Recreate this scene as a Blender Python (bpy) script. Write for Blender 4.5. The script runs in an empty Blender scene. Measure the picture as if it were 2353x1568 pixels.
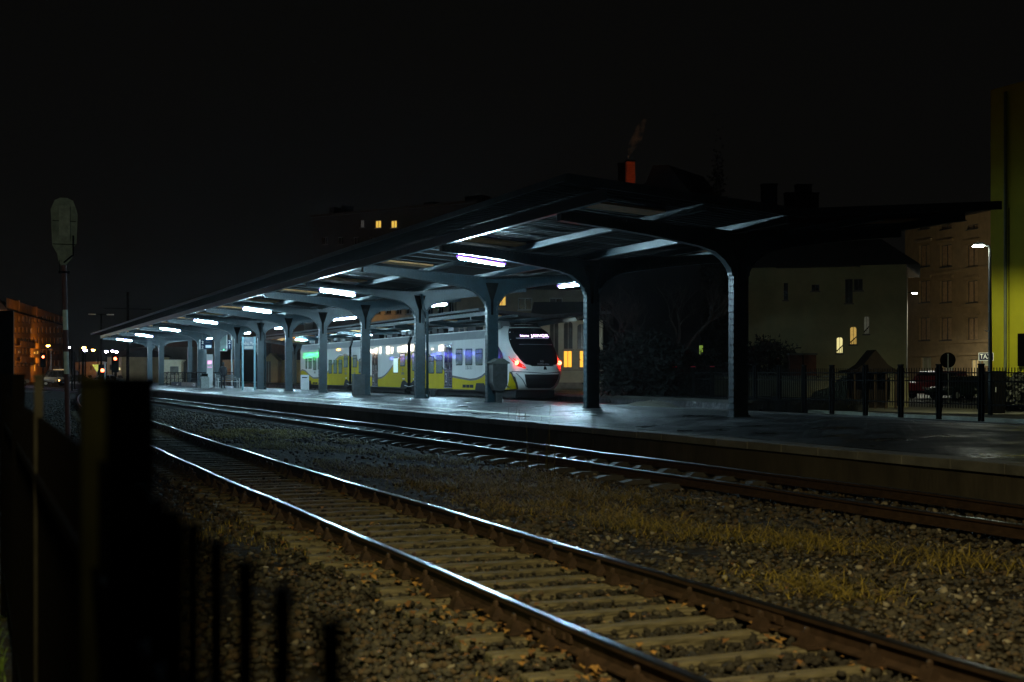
import bpy, math, random
import numpy as np
from mathutils import Vector, Matrix
R = random.Random(7)
SC = bpy.context.scene
COL = SC.collection
# ---------------------------------------------------------------- camera geometry (metres; Y runs along the tracks, X across them)
F = 3000.0; TH = math.atan(1236 / F); S = math.sin(TH); C = math.cos(TH); CZ = 1.68
def at(px, py, D):                                   # survey point: picture column/row and distance -> world
    u = (px - 1176) / F
    return Vector((D * (S + u * C), D * (C - u * S), CZ + (857 - py) * D / F))
def onX(px, X): return X / (S + (px - 1176) / F * C)     # distance at which column px meets the plane x = X
def yz(px, py, X):
    p = at(px, py, onX(px, X)); return p.y, p.z
# ---------------------------------------------------------------- materials
MATS = {}
def perp(px0, px1, D1, extra=.5):   # wall square to the line of sight at its right end
    a = TH + math.atan((px1-1176)/F) + math.radians(extra); B = at(px1, 857, D1); k = (px0-1176)/F; dx, dy = S + k*C, C - k*S; ex, ey = -math.cos(a), math.sin(a)
    D0 = (B.x*ey - B.y*ex)/(dx*ey - dy*ex); return at(px0, 857, D0), B
def mat(name, col, rough=.7, metal=0, var=.25, scale=3, bump=0, bscale=30, emit=None, es=0, col2=None, spec=.5, coat=0, trans=0, coords='Object', stretch=None):
    if name in MATS: return MATS[name]
    m = bpy.data.materials.new(name); MATS[name] = m; m.use_nodes = True
    nt = m.node_tree; b = nt.nodes['Principled BSDF']
    b.inputs['Roughness'].default_value = rough; b.inputs['Metallic'].default_value = metal
    b.inputs['Specular IOR Level'].default_value = spec
    if coat: b.inputs['Coat Weight'].default_value = coat; b.inputs['Coat Roughness'].default_value = .02
    if trans: b.inputs['Transmission Weight'].default_value = trans
    tc = nt.nodes.new('ShaderNodeTexCoord'); src = tc.outputs[coords]
    if stretch:
        mp = nt.nodes.new('ShaderNodeMapping'); mp.inputs['Scale'].default_value = stretch
        nt.links.new(src, mp.inputs[0]); src = mp.outputs[0]
    if var or col2:
        n = nt.nodes.new('ShaderNodeTexNoise'); n.inputs['Scale'].default_value = scale; n.inputs['Detail'].default_value = 6; n.inputs['Roughness'].default_value = .65
        nt.links.new(src, n.inputs[0])
        cr = nt.nodes.new('ShaderNodeValToRGB'); nt.links.new(n.outputs[0], cr.inputs[0])
        cr.color_ramp.elements[0].position = .32; cr.color_ramp.elements[1].position = .68
        c2 = col2 or tuple(min(1, c * (1 + var)) for c in col)
        c1 = col if col2 else tuple(c * (1 - var) for c in col)
        cr.color_ramp.elements[0].color = (*c1, 1); cr.color_ramp.elements[1].color = (*c2, 1)
        nt.links.new(cr.outputs[0], b.inputs['Base Color'])
    else: b.inputs['Base Color'].default_value = (*col, 1)
    if bump:
        n2 = nt.nodes.new('ShaderNodeTexNoise'); n2.inputs['Scale'].default_value = bscale; n2.inputs['Detail'].default_value = 5
        nt.links.new(src, n2.inputs[0])
        bp = nt.nodes.new('ShaderNodeBump'); bp.inputs['Distance'].default_value = bump; nt.links.new(n2.outputs[0], bp.inputs['Height'])
        nt.links.new(bp.outputs[0], b.inputs['Normal'])
    if emit: b.inputs['Emission Color'].default_value = (*emit, 1); b.inputs['Emission Strength'].default_value = es
    return m
# ---------------------------------------------------------------- mesh builder
class MB:
    def __init__(s): s.v = []; s.f = []; s.m = []
    def quad(s, *p, mi=0):
        n = len(s.v); s.v += [tuple(q) for q in p]; s.f.append(tuple(range(n, n + len(p)))); s.m.append(mi); return s
    def box(s, a, b, mi=0, M=None):
        x0, y0, z0 = a; x1, y1, z1 = b
        if x0 > x1: x0, x1 = x1, x0
        if y0 > y1: y0, y1 = y1, y0
        if z0 > z1: z0, z1 = z1, z0
        P = [(x0,y0,z0),(x1,y0,z0),(x1,y1,z0),(x0,y1,z0),(x0,y0,z1),(x1,y0,z1),(x1,y1,z1),(x0,y1,z1)]
        if M is not None: P = [tuple(M @ Vector(p)) for p in P]
        n = len(s.v); s.v += P
        for q in ((0,3,2,1),(4,5,6,7),(0,1,5,4),(1,2,6,5),(2,3,7,6),(3,0,4,7)): s.f.append(tuple(n + i for i in q)); s.m.append(mi)
        return s
    def prism(s, poly, a, b, axis='y', mi=0):            # 2-D outline extruded from a to b along an axis
        def P(u, v, t): return (u, t, v) if axis == 'y' else ((t, u, v) if axis == 'x' else (u, v, t))
        n = len(s.v); k = len(poly)
        s.v += [P(u, v, a) for u, v in poly] + [P(u, v, b) for u, v in poly]
        s.f.append(tuple(range(n, n + k))); s.f.append(tuple(range(n + 2*k - 1, n + k - 1, -1))); s.m += [mi, mi]
        for i in range(k): s.f.append((n + i, n + (i+1) % k, n + k + (i+1) % k, n + k + i)); s.m.append(mi)
        return s
    def tube(s, pts, r, n=8, mi=0, cap=True):
        pts = [Vector(p) for p in pts]; rs = r if isinstance(r, (list, tuple)) else [r] * len(pts); base = len(s.v)
        up = Vector((0, 0, 1))
        d0 = (pts[1] - pts[0]).normalized()
        if abs(d0.z) > .9: up = Vector((1, 0, 0))
        for i, p in enumerate(pts):
            d = (pts[min(i+1, len(pts)-1)] - pts[max(i-1, 0)]).normalized()
            a = d.cross(up)
            if a.length < 1e-4: a = d.cross(Vector((0, 1, 0)))
            a.normalize(); b = a.cross(d)
            for j in range(n):
                t = 2 * math.pi * j / n + math.pi / n
                s.v.append(tuple(p + (a * math.cos(t) + b * math.sin(t)) * rs[i]))
        for i in range(len(pts) - 1):
            for j in range(n):
                k = base + i * n; s.f.append((k + j, k + (j+1) % n, k + n + (j+1) % n, k + n + j)); s.m.append(mi)
        if cap:
            s.f.append(tuple(base + j for j in range(n))[::-1]); s.f.append(tuple(base + (len(pts)-1)*n + j for j in range(n))); s.m += [mi, mi]
        return s
    def lathe(s, prof, c=(0,0,0), n=16, mi=0):            # profile [(r, z)] turned about z
        base = len(s.v)
        for r, z in prof:
            for j in range(n): t = 2*math.pi*j/n; s.v.append((c[0] + r*math.cos(t), c[1] + r*math.sin(t), c[2] + z))
        for i in range(len(prof) - 1):
            for j in range(n): k = base + i*n; s.f.append((k+j, k+(j+1) % n, k+n+(j+1) % n, k+n+j)); s.m.append(mi)
        s.f.append(tuple(base + j for j in range(n))[::-1]); s.f.append(tuple(base + (len(prof)-1)*n + j for j in range(n))); s.m += [mi, mi]
        return s
    def grid(s, rows, mi=0):
        base = len(s.v); n = len(rows[0])
        for r in rows: s.v += [tuple(p) for p in r]
        for i in range(len(rows) - 1):
            for j in range(n - 1):
                k = base + i*n + j; s.f.append((k, k+1, k+n+1, k+n)); s.m.append(mi)
        return s
    def build(s, name, mats, parent=None, off=(0,0,0), smooth=False, bevel=0):
        me = bpy.data.meshes.new(name)
        o3 = Vector(off)
        me.from_pydata([tuple(Vector(v) - o3) for v in s.v], [], s.f)
        if not isinstance(mats, (list, tuple)): mats = [mats]
        for m in mats: me.materials.append(m)
        me.polygons.foreach_set('material_index', s.m)
        if smooth: me.polygons.foreach_set('use_smooth', [True] * len(s.f))
        me.update()
        o = bpy.data.objects.new(name, me); COL.objects.link(o)
        if parent is not None: o.parent = parent
        if bevel:
            b = o.modifiers.new('b', 'BEVEL'); b.width = bevel; b.segments = 2; b.limit_method = 'ANGLE'
        return o
def rawmesh(name, V, Fc, mats, mi=None, parent=None, smooth=False):    # numpy verts (n,3), faces (m,k)
    me = bpy.data.meshes.new(name); k = Fc.shape[1]
    me.vertices.add(len(V)); me.vertices.foreach_set('co', V.astype(np.float32).ravel())
    me.loops.add(Fc.size); me.loops.foreach_set('vertex_index', Fc.astype(np.int32).ravel())
    me.polygons.add(len(Fc)); me.polygons.foreach_set('loop_start', np.arange(0, Fc.size, k, dtype=np.int32))
    for m in (mats if isinstance(mats, (list, tuple)) else [mats]): me.materials.append(m)
    if mi is not None: me.polygons.foreach_set('material_index', mi.astype(np.int32))
    if smooth: me.polygons.foreach_set('use_smooth', np.ones(len(Fc), dtype=bool))
    me.update(calc_edges=True); me.validate()
    o = bpy.data.objects.new(name, me); COL.objects.link(o)
    if parent is not None: o.parent = parent
    return o
def tag(o, label=None, cat=None, group=None, kind=None):
    if label: o['label'] = label
    if cat: o['category'] = cat
    if group: o['group'] = group
    if kind: o['kind'] = kind
    return o
def thing(name, label, cat, loc=(0,0,0), rz=0, group=None):
    o = bpy.data.objects.new(name, None); COL.objects.link(o); o.location = loc; o.rotation_euler = (0, 0, rz)
    o.empty_display_size = .1
    return tag(o, label, cat, group)
def struct(o): o['kind'] = 'structure'; return o
KIDS = {}
def copy_tree(o, parent=None):
    c = o.copy(); COL.objects.link(c)
    if parent is not None: c.parent = parent
    for ch in list(o.children):
        copy_tree(ch, c)
    return c
def text(name, s, size, loc, m, parent, rot=(math.pi/2, 0, 0), align='CENTER', sx=1, ext=.003):
    cu = bpy.data.curves.new(name, 'FONT'); cu.body = s; cu.size = size; cu.align_x = align; cu.align_y = 'CENTER'; cu.extrude = ext
    cu.materials.append(m); o = bpy.data.objects.new(name, cu); COL.objects.link(o); o.parent = parent
    dg = bpy.context.evaluated_depsgraph_get(); me = bpy.data.meshes.new_from_object(o.evaluated_get(dg)); bpy.data.objects.remove(o)
    o = bpy.data.objects.new(name, me); COL.objects.link(o); o.parent = parent
    if not me.materials: me.materials.append(m)
    o.location = loc; o.rotation_euler = rot; o.scale = (sx, 1, 1); return o
# ---------------------------------------------------------------- material library
STEEL = mat('painted_steel', (.013,.037,.048), .40, 0, .3, 4, .004, 60)
STEELD = mat('painted_steel_dark', (.05,.06,.063), .55, 0, .3, 4, .004, 60)
RUST = mat('rail_rust', (.045,.028,.018), .62, .3, .4, 9, .002, 120)
RAILTOP = mat('rail_polished', (.36,.36,.38), .28, 1, .1, 14, .0003, 20, stretch=(1,.12,1))
WOOD = mat('sleeper_wood', (.050,.047,.030), .88, 0, .6, 3.0, .025, 8, col2=(.19,.175,.115), spec=.2, stretch=(1,7,7))
STONE = [mat('ballast_stone', (.050,.046,.034), .85, 0, .35, 5), mat('ballast_stone_dark', (.028,.028,.024), .85, 0, .3, 5), mat('ballast_stone_brown', (.058,.042,.023), .85, 0, .3, 5), mat('ballast_stone_pale', (.19,.18,.14), .8, 0, .2, 5), mat('ballast_stone_black', (.013,.012,.009), .85, 0, .3, 5)]  # last one: near-black stones, mostly between the rails
DIRT = mat('ballast_ground', (.009,.008,.006), .95, 0, .3, 1.6, .09, 9, col2=(.026,.022,.014), spec=.1)
EARTH = mat('dark_earth', (.035,.032,.024), .95, 0, .4, .4, .03, 9, col2=(.07,.06,.04))
GRASSM = [mat('dry_grass', (.22,.175,.026), .8, 0, .35, 2), mat('olive_grass', (.065,.062,.013), .8, 0, .3, 2)]
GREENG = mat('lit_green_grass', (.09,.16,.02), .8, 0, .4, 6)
LEAF = [mat('fallen_leaf', (.28,.16,.045), .7, 0, .3, 20), mat('fallen_leaf_brown', (.14,.07,.024), .75, 0, .3, 20)]
CONC = mat('old_concrete', (.075,.07,.055), .85, 0, .4, 1.1, .01, 14, col2=(.025,.024,.018), stretch=(1,1,.35))
BLACKP = mat('black_paint', (.0014,.0014,.0014), .95, 0, .2, 8, spec=.03)
BLACKG = mat('black_gloss', (.006,.006,.008), .12, 0, 0)
GREYM = mat('grey_metal', (.16,.17,.17), .5, .2, .25, 5)
WHITEM = mat('white_metal', (.62,.64,.64), .45, 0, .12, 4)
GALV = mat('galvanised_steel', (.42,.43,.42), .4, .5, .15, 8)
TUBE = mat('tube_glow', (.9,.9,.95), .4, emit=(.50,.82,1.0), es=1080, var=0)
SOFFIT = mat('brown_soffit_board', (.75,.36,.12), .7, 0, .25, 5)
ROOFM = mat('corrugated_roof', (.012,.0085,.007), .9, .0, .35, 2.5, .003, 40, spec=.12)
FRINGE = mat('violet_fringe', (.5,.4,.9), .4, var=0, emit=(.36,.10,1.0), es=1.8)  # glowing material imitating the violet fringe around the lit tubes
POSTG = mat('green_lit_post', (.026,.029,.011), .8, 0, .3, 9, spec=.1)  # green lit band of the second post put into its colour
POSTE = mat('lit_edge_post', (.022,.022,.017), .8, 0, .3, 9, spec=.1)  # bright lit edge of the third post put into its colour
# platform paving: cobbles
def paving():
    m = bpy.data.materials.new('platform_paving'); m.use_nodes = True; nt = m.node_tree; b = nt.nodes['Principled BSDF']
    tc = nt.nodes.new('ShaderNodeTexCoord')
    br = nt.nodes.new('ShaderNodeTexBrick'); br.inputs['Scale'].default_value = 1; br.inputs['Brick Width'].default_value = .22; br.inputs['Row Height'].default_value = .14
    br.inputs['Mortar Size'].default_value = .012; br.inputs['Mortar Smooth'].default_value = .8
    br.inputs['Color1'].default_value = (.009,.0105,.0115,1); br.inputs['Color2'].default_value = (.018,.020,.021,1); br.inputs['Mortar'].default_value = (.010,.010,.010,1)
    nt.links.new(tc.outputs['Object'], br.inputs[0])
    n = nt.nodes.new('ShaderNodeTexNoise'); n.inputs['Scale'].default_value = .9; n.inputs['Detail'].default_value = 7; nt.links.new(tc.outputs['Object'], n.inputs[0])
    mx = nt.nodes.new('ShaderNodeMix'); mx.data_type = 'RGBA'; mx.blend_type = 'MULTIPLY'; mx.inputs['Factor'].default_value = .75
    nt.links.new(br.outputs[0], mx.inputs['A']); 
    cr = nt.nodes.new('ShaderNodeValToRGB'); cr.color_ramp.elements[0].position = .35; cr.color_ramp.elements[1].position = .62; cr.color_ramp.elements[0].color = (.18,.18,.19,1)
    nt.links.new(n.outputs[0], cr.inputs[0]); nt.links.new(cr.outputs[0], mx.inputs['B']); nt.links.new(mx.outputs['Result'], b.inputs['Base Color'])
    mr = nt.nodes.new('ShaderNodeMapRange'); mr.inputs['From Min'].default_value = .35; mr.inputs['From Max'].default_value = .65; mr.inputs['To Min'].default_value = .27; mr.inputs['To Max'].default_value = .6
    nt.links.new(n.outputs[0], mr.inputs[0]); nt.links.new(mr.outputs[0], b.inputs['Roughness'])
    n3 = nt.nodes.new('ShaderNodeTexNoise'); n3.inputs['Scale'].default_value = 4; n3.inputs['Detail'].default_value = 5; nt.links.new(tc.outputs['Object'], n3.inputs[0])
    ad = nt.nodes.new('ShaderNodeMath'); ad.operation = 'ADD'; nt.links.new(n3.outputs[0], ad.inputs[0])
    mu = nt.nodes.new('ShaderNodeMath'); mu.operation = 'MULTIPLY'; mu.inputs[1].default_value = -.6; nt.links.new(br.outputs['Fac'], mu.inputs[0]); nt.links.new(mu.outputs[0], ad.inputs[1])
    bp = nt.nodes.new('ShaderNodeBump'); bp.inputs['Distance'].default_value = .07; nt.links.new(ad.outputs[0], bp.inputs['Height']); nt.links.new(bp.outputs[0], b.inputs['Normal'])
    return m
PAVE = paving()
# ---------------------------------------------------------------- track geometry
def bend1(y): return .00055 * max(0, y - 16) ** 2 + .012 * math.sin(y * .55) * math.exp(-((y - 22) / 26) ** 2)
def bend2(y): return -.00022 * max(0, y - 15) ** 2
def zero(y): return 0.0
T1, T2, T3, T4 = 4.09, 10.44, 23.35, 28.09
def tracklist(y0, y1):
    ys = []; y = y0
    while y < y1: ys.append(y); y += .5 if y < 40 else 2.0
    ys.append(y1); return ys
PROF = [(-.07,0),(.07,0),(.07,.012),(.012,.03),(.010,.098),(.034,.108),(.036,.132),(.026,.14),(-.026,.14),(-.036,.132),(-.034,.108),(-.010,.098),(-.012,.03),(-.07,.012)]
def rail(cx, bend, y0, y1, label, zb=.02):
    root = thing('rail', label, 'rail', (cx, y0, zb), group='running rails of the tracks')
    mb = MB(); rows = []
    for y in tracklist(y0, y1):
        x = cx + bend(y); w = .004 * math.sin(y * 1.1 + cx) * (1 if y < 60 else 0)
        rows.append([(x + px - cx, y - y0, pz + w) for px, pz in PROF + PROF[:1]])
    base = 0; n = len(PROF) + 1
    for r in rows: mb.v += r
    for i in range(len(rows) - 1):
        for j in range(n - 1):
            k = i*n + j; mb.f.append((k, k+1, k+n+1, k+n)); mb.m.append(1 if j in (6, 7, 8) else 0)
    mb.quad(*rows[0][:-1])
    mb.build('rail_bar', [RUST, RAILTOP], root, smooth=False)
    # fishplates at the joints
    for yj in (7.4, 19.4, 31.4):
        if y0 < yj < y1 and abs(cx - T1) < 2:
            m2 = MB(); x = bend(yj)
            m2.box((x - .034, yj - y0 - .3, .035), (x - .0125, yj - y0 + .3, .095)); m2.box((x + .0125, yj - y0 - .3, .035), (x + .034, yj - y0 + .3, .095))
            for q in (-.22, -.08, .08, .22): m2.box((x - .052, yj - y0 + q - .018, .05), (x - .034, yj - y0 + q + .018, .085))
            m2.build('fishplate', RUST, root)
    return root
def make_sleeper(label, cat='sleeper', plates=True):
    root = thing('railway_sleeper', label, cat, group='sleepers under the near track')
    mb = MB(); mb.box((-1.25, -.07, -.14), (1.25, .07, 0)); mb.build('timber', WOOD, root, bevel=.012)
    if plates:
        for sx in (-.75, .75):
            m2 = MB(); m2.box((sx - .17, -.08, 0), (sx + .17, .08, .018))
            for q in (-.115, .115): m2.prism([(sx+q-.045,.018),(sx+q+.045,.018),(sx+q+.030,.055),(sx+q+.012,.085),(sx+q-.012,.085),(sx+q-.030,.055)], -.05, .05); m2.lathe([(.02,.085),(.02,.112),(.010,.125)], (sx+q, 0, 0), 6)
            m2.build('rail_chair', RUST, root)
    return root
# ================================================================ SETTING
g = MB()
xs = [-400,-60,-20,-6] + [i*.8-3 for i in range(0, 22)] + [16,30,60,120,420]; ys = [-80,-10,0] + [i*.9+1 for i in range(0, 30)] + [32,40,60,90,140,220,340,700]
def gz(x, y):
    if -3 < x < 13 and 0 < y < 28: return -.045 + .035*math.sin(x*2.1+y*.7)*math.sin(y*1.3-x) - (.03 if 2.7 < x < 5.5 else 0)
    return -.05
g.grid([[(x, y, gz(x, y)) for x in xs] for y in ys])
struct(g.build('ground', DIRT, None, smooth=True))
# island platform between the two station tracks, slightly crowned
PX0, PX1, PXC = 12.15, 21.57, 16.9
def pz(x): return .51 + .13 * (1 - abs(x - PXC) / 4.72)
mb = MB(); rows = []
Y0, Y1 = -30, 175
for y in [Y0, 10, 20, 30, 45, 60, 80, 100, 120, 150, Y1]:
    rows.append([(x + bend2(y)*.35, y, pz(x)) for x in (PX0+.5, PX0+1.5, 14.5, PXC, 19.2, PX1-.5)])
mb.grid(rows); plat = struct(mb.build('platform_paving', PAVE))
mb = MB(); rr = random.Random(3)
y = Y0
while y < Y1:
    w = 1.0 if y < 90 else 4.0
    for xa, xb, sgn in ((PX0, PX0+.5, 1), (PX1-.5, PX1, -1)):
        dz = rr.uniform(-.006, .006); dx = rr.uniform(-.008, .008); b2 = bend2(y)*.35
        mb.box((xa+dx+b2, y, .38), (xb+dx+b2, y+w-.012, .512 + dz + (.006 if sgn else 0)))
    y += w
struct(mb.build('platform_edge_stones', mat('edge_stone', (.14,.152,.148), .5, 0, .35, 1.5, .008, 20), None, bevel=.012))
mb = MB()
mb.grid([[(PX0+.06+bend2(y)*.35, y, -.1), (PX0+.06+bend2(y)*.35, y, .385)] for y in range(Y0, Y1, 8)]); mb.grid([[(PX1-.06+bend2(y)*.35, y, .385), (PX1-.06+bend2(y)*.35, y, -.1)] for y in range(Y0, Y1, 8)])
mb.box((PX0+.06, Y0-.2, -.1), (PX1-.06, Y0, .385)); struct(mb.build('platform_side_wall', CONC))
mb = MB(); rows = []
for y in range(30, Y1, 3):
    b2 = bend2(y)*.35; x = PX0 + 1.35 + b2
    rows.append([(x, y, pz(x)+.006), (x+.35, y, pz(x+.35)+.006)])
mb.grid(rows); o = struct(mb.build('platform_safety_line', mat('worn_line_paint', (.16,.16,.15), .55, 0, .2, 1.3, col2=(.62,.62,.52))))
# station-side platform
mb = MB(); mb.box((29.75, 47, -.1), (36.3, 175, .51)); struct(mb.build('station_platform', PAVE))
mb = MB(); mb.box((29.70, 46.9, .40), (30.25, 175, .535)); struct(mb.build('station_platform_edge', CONC))
# forecourt and street beyond the fence
ASPH = mat('asphalt', (.024,.024,.02), .7, 0, .3, .6, .01, 30)
mb = MB(); mb.box((33.4, 8, -.2), (110, 64, .03)); mb.box((37, 64, -.2), (150, 200, .06)); struct(mb.build('parking_area', ASPH))
mb = MB(); mb.box((33.1, 8, -.2), (33.4, 64, .09)); struct(mb.build('pavement_kerb', mat('pale_kerb', (.36,.34,.26), .7, 0, .3, 2)))
mb = MB(); mb.box((-60, 118, -.2), (6, 420, .02)); struct(mb.build('road', ASPH))
# ---------------------------------------------------------------- rails and sleepers
for cx, b, y0, y1, lb in ((T1-.75, bend1, -1, 150, 'shiny rail nearest the fence, running from the lower right corner to the left'),
                      (T1+.75, bend1, -1, 150, 'shiny far rail of the near track beside the dry grass strip'),
                      (T2-.75, bend2, 4, 170, 'rail of the second track on the grass side'),
                      (T2+.75, bend2, 4, 170, 'rail of the second track running under the platform wall'),
                      (T3-.75, zero, 20, 170, 'rail of the empty track just behind the island platform'),
                      (T3+.75, zero, 20, 170, 'rail of the empty track on the train side'),
                      (T4-.75, zero, 20, 170, 'rail under the train on the island platform side'),
                      (T4+.75, zero, 20, 170, 'rail under the train on the station side')):
    rail(cx, b, y0, y1, lb)
proto = make_sleeper('weathered wooden sleeper half sunk in the ballast under the near track')
y = 3.1; first = True; rr = random.Random(5)
while y < 60:
    o = proto if first else copy_tree(proto); first = False
    o.location = (T1 + bend1(y) + rr.uniform(-.07, .07), y, .018 + rr.uniform(-.010, .006)); o.rotation_euler = (0, 0, rr.uniform(-.022, .022))
    y += .5 + rr.uniform(-.04, .04)
proto = thing('railway_sleeper', 'pale concrete sleeper of the second track with its end showing below the platform wall', 'sleeper', group='concrete sleepers of the second track')
mb = MB(); mb.prism([(-1.25,-.1),(1.25,-.1),(1.25,.0),(1.1,.03),(.5,.03),(.4,-.02),(-.4,-.02),(-.5,.03),(-1.1,.03),(-1.25,.0)], -.13, .13)
mb.build('concrete_beam', mat('sleeper_concrete', (.05,.053,.054), .6, 0, .2, 4), proto, bevel=.01)
y = 17; first = True
while y < 75:
    o = proto if first else copy_tree(proto); first = False
    o.location = (T2 + bend2(y), y, .0); y += .9
# ---------------------------------------------------------------- ballast stones, grass, leaves (uncountable)
rng = np.random.default_rng(11)
ICO = np.array([(-.526,.85,0),(.526,.85,0),(-.526,-.85,0),(.526,-.85,0),(0,-.526,.85),(0,.526,.85),(0,-.526,-.85),(0,.526,-.85),(.85,0,-.526),(.85,0,.526),(-.85,0,-.526),(-.85,0,.526)])
ICF = np.array([(0,11,5),(0,5,1),(0,1,7),(0,7,10),(0,10,11),(1,5,9),(5,11,4),(11,10,2),(10,7,6),(7,1,8),(3,9,4),(3,4,2),(3,2,6),(3,6,8),(3,8,9),(4,9,5),(2,4,11),(6,2,10),(8,6,7),(9,8,1)])
def scatter(n, dmin, dmax, power):
    d = dmin * (dmax/dmin) ** (rng.random(n) ** power); u = (rng.uniform(-60, 2420, n) - 1176) / F
    return d*(S + u*C), d*(C - u*S)
def stones(name, X, Y, Z, R0, mi, label):
    n = len(X); sc = R0[:, None] * rng.uniform(.55, 1.2, (n, 3)); sc[:, 2] *= .75
    V = ICO[None] * rng.uniform(.5, 1.35, (n, 12, 1)) * sc[:, None, :]
    a = rng.uniform(0, 6.28, n); ca, sa = np.cos(a)[:, None], np.sin(a)[:, None]
    x = V[:, :, 0]*ca - V[:, :, 1]*sa; y = V[:, :, 0]*sa + V[:, :, 1]*ca
    V = np.stack([x + X[:, None], y + Y[:, None], V[:, :, 2] + Z[:, None]], -1).reshape(-1, 3)
    Fc = (ICF[None] + (np.arange(n)*12)[:, None, None]).reshape(-1, 3)
    o = rawmesh(name, V, Fc, STONE, np.repeat(mi, 20)); tag(o, label, 'ballast', kind='stuff'); return o
X, Y = scatter(60000, 3.0, 34, .85)
D = X*S + Y*C
ok = (X > .35) & (X < 12.1) & ~((X > 5.4) & (X < 9.0) & (Y > 15) & (rng.random(len(X)) < .75)) & (np.abs(X - 3.34) > .06) & (np.abs(X - 4.84) > .06)
# keep the tops of the sleepers mostly clear
X, Y, D = X[ok], Y[ok], D[ok]
Z = np.where((X > 2.8) & (X < 5.4), -.022, -.035) + rng.uniform(-.015, .012, len(X)) + np.clip(rng.normal(0, .008, len(X)), -.02, .03)
R0 = rng.uniform(.016, .036, len(X)) * (1 + .35*(D > 14)) * np.where(rng.random(len(X)) < .07, 1.5, 1)
mi = rng.choice(4, len(X), p=[.42,.34,.225,.015])
rt = (X > 5.4) & (rng.random(len(X)) < .035); mi[rt] = 3; R0[rt] *= 1.15
ins = (X > 3.36) & (X < 4.84) & (rng.random(len(X)) < .86); mi[ins] = 4; ins = (X > 2.75) & (X < 3.34) & (rng.random(len(X)) < .45); mi[ins] = 4
stones('ballast_stones', X, Y, Z, R0, mi, 'grey and brown ballast stones around the near tracks')
X, Y = scatter(26000, 32, 85, 1.0); ok = (X > 2) & (X < 12.0); X, Y = X[ok], Y[ok]
stones('distant_ballast', X, Y, np.full(len(X), -.03), rng.uniform(.03, .065, len(X)), rng.choice(4, len(X), p=[.35,.45,.19,.01]), 'ballast stones around the far part of the tracks')
def blades(name, X, Y, Z, H, mi, mats, label, cat, w=.006, lean=.9):
    n = len(X); a = rng.uniform(0, 6.28, n); L = H * rng.uniform(.2*lean, lean, n); dx, dy = np.cos(a), np.sin(a)
    ww = w * rng.uniform(.6, 1.5, n); px_, py_ = -dy*ww, dx*ww
    pts = []
    for t, zz, k in ((0, 0, 1), (.35, .62, .8), (.8, .95, .5), (1.25, .78, .08)):
        bx, by, bz = X + dx*L*t, Y + dy*L*t, Z + H*zz
        pts += [np.stack([bx - px_*k, by - py_*k, bz], -1), np.stack([bx + px_*k, by + py_*k, bz], -1)]
    V = np.stack(pts, 1).reshape(-1, 3); q = np.array([(0,1,3,2),(2,3,5,4),(4,5,7,6)])
    Fc = (q[None] + (np.arange(n)*8)[:, None, None]).reshape(-1, 4)
    o = rawmesh(name, V, Fc, mats, np.repeat(mi, 3)); tag(o, label, cat, kind='stuff'); return o
# tufts of dead grass between the two tracks
cl = [(rng.uniform(6.0, 8.7), 8.5 + 30*rng.random()**1.6, rng.uniform(.04, .11), rng.uniform(.25, .9)) for _ in range(420)]
bx = []; by = []; bh = []
for cx, cy, hh, rad in cl:
    if (cx > 8.3 and cy < 14) or math.sin(cx*2.3+cy*.8) + math.sin(cy*.37+1) < -.35: continue
    k = int(300 * rad * (1 if cy < 30 else .6)); bx.append(rng.normal(cx, rad*.33, k)); by.append(rng.normal(cy, rad*.55, k)); bh.append(rng.uniform(.2, 1.15, k)**1.5*hh)
bx, by, bh = map(np.concatenate, (bx, by, bh))
blades('dry_grass', bx, by, np.full(len(bx), -.04), bh, rng.choice(2, len(bx), p=[.74,.26]), GRASSM, 'dry golden grass growing between the two near tracks', 'grass', w=.004, lean=3.4)
k = 22; bx = rng.normal(9.0, .2, k); by = rng.normal(21, .5, k)
blades('tall_weeds', bx, by, np.full(k, -.04), rng.uniform(.5, 1.25, k), np.ones(k, int), GRASSM, 'thin tall dead weeds beside the second track', 'weeds', lean=.12)
k = 16000; bx = rng.uniform(-1.6, .16, k); by = 3.5 + 16*rng.random(k)**1.2
blades('green_verge_grass', bx, by, np.full(k, -.05), rng.uniform(.04, .12, k), np.zeros(k, int), [GREENG], 'green grass at the foot of the near fence', 'grass', w=.004)
k = 9000; bx = rng.uniform(.4, 2.9, k); by = 4.5 + 26*rng.random(k)**1.2; keep = (np.sin(bx*3.1+by*.9) + np.sin(by*.53) > .5); bx, by = bx[keep], by[keep]
blades('trackside_grass', bx, by, np.full(len(bx), -.04), rng.uniform(.03, .09, len(bx)), rng.choice(2, len(bx)), GRASSM, 'low dry grass scattered on the ballast beside the near track', 'grass', w=.004)
# fallen leaves caught along the rails
n = 1700; side = rng.choice(4, n, p=[.5,.12,.12,.26]); X = np.select([side == 0, side == 1, side == 2], [3.34 - .1 - rng.exponential(.22, n), 3.34 + .12 + rng.exponential(.25, n), 4.84 - .1 - rng.exponential(.2, n)], rng.uniform(1.2, 6.5, n))
Y = 4 + 26*rng.random(n)**1.5
V = []; rot = rng.uniform(0, 6.28, n); tz = rng.uniform(-.5, .5, n)
L = rng.uniform(.018, .042, n)
sh = [(1,0),(.45,.42),(.2,.75),(-.1,.4),(-.9,0),(-.1,-.4),(.2,-.75),(.45,-.42)]
P = np.stack([np.stack([X + L*(a*np.cos(rot) - b*np.sin(rot)), Y + L*(a*np.sin(rot) + b*np.cos(rot)), .02 + rng.uniform(-.02, .025, n)*0 + L*(a*tz + abs(b)*.5)], -1) for a, b in sh], 1)
P[:, :, 2] += rng.uniform(-.02, .03, n)[:, None]
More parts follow.
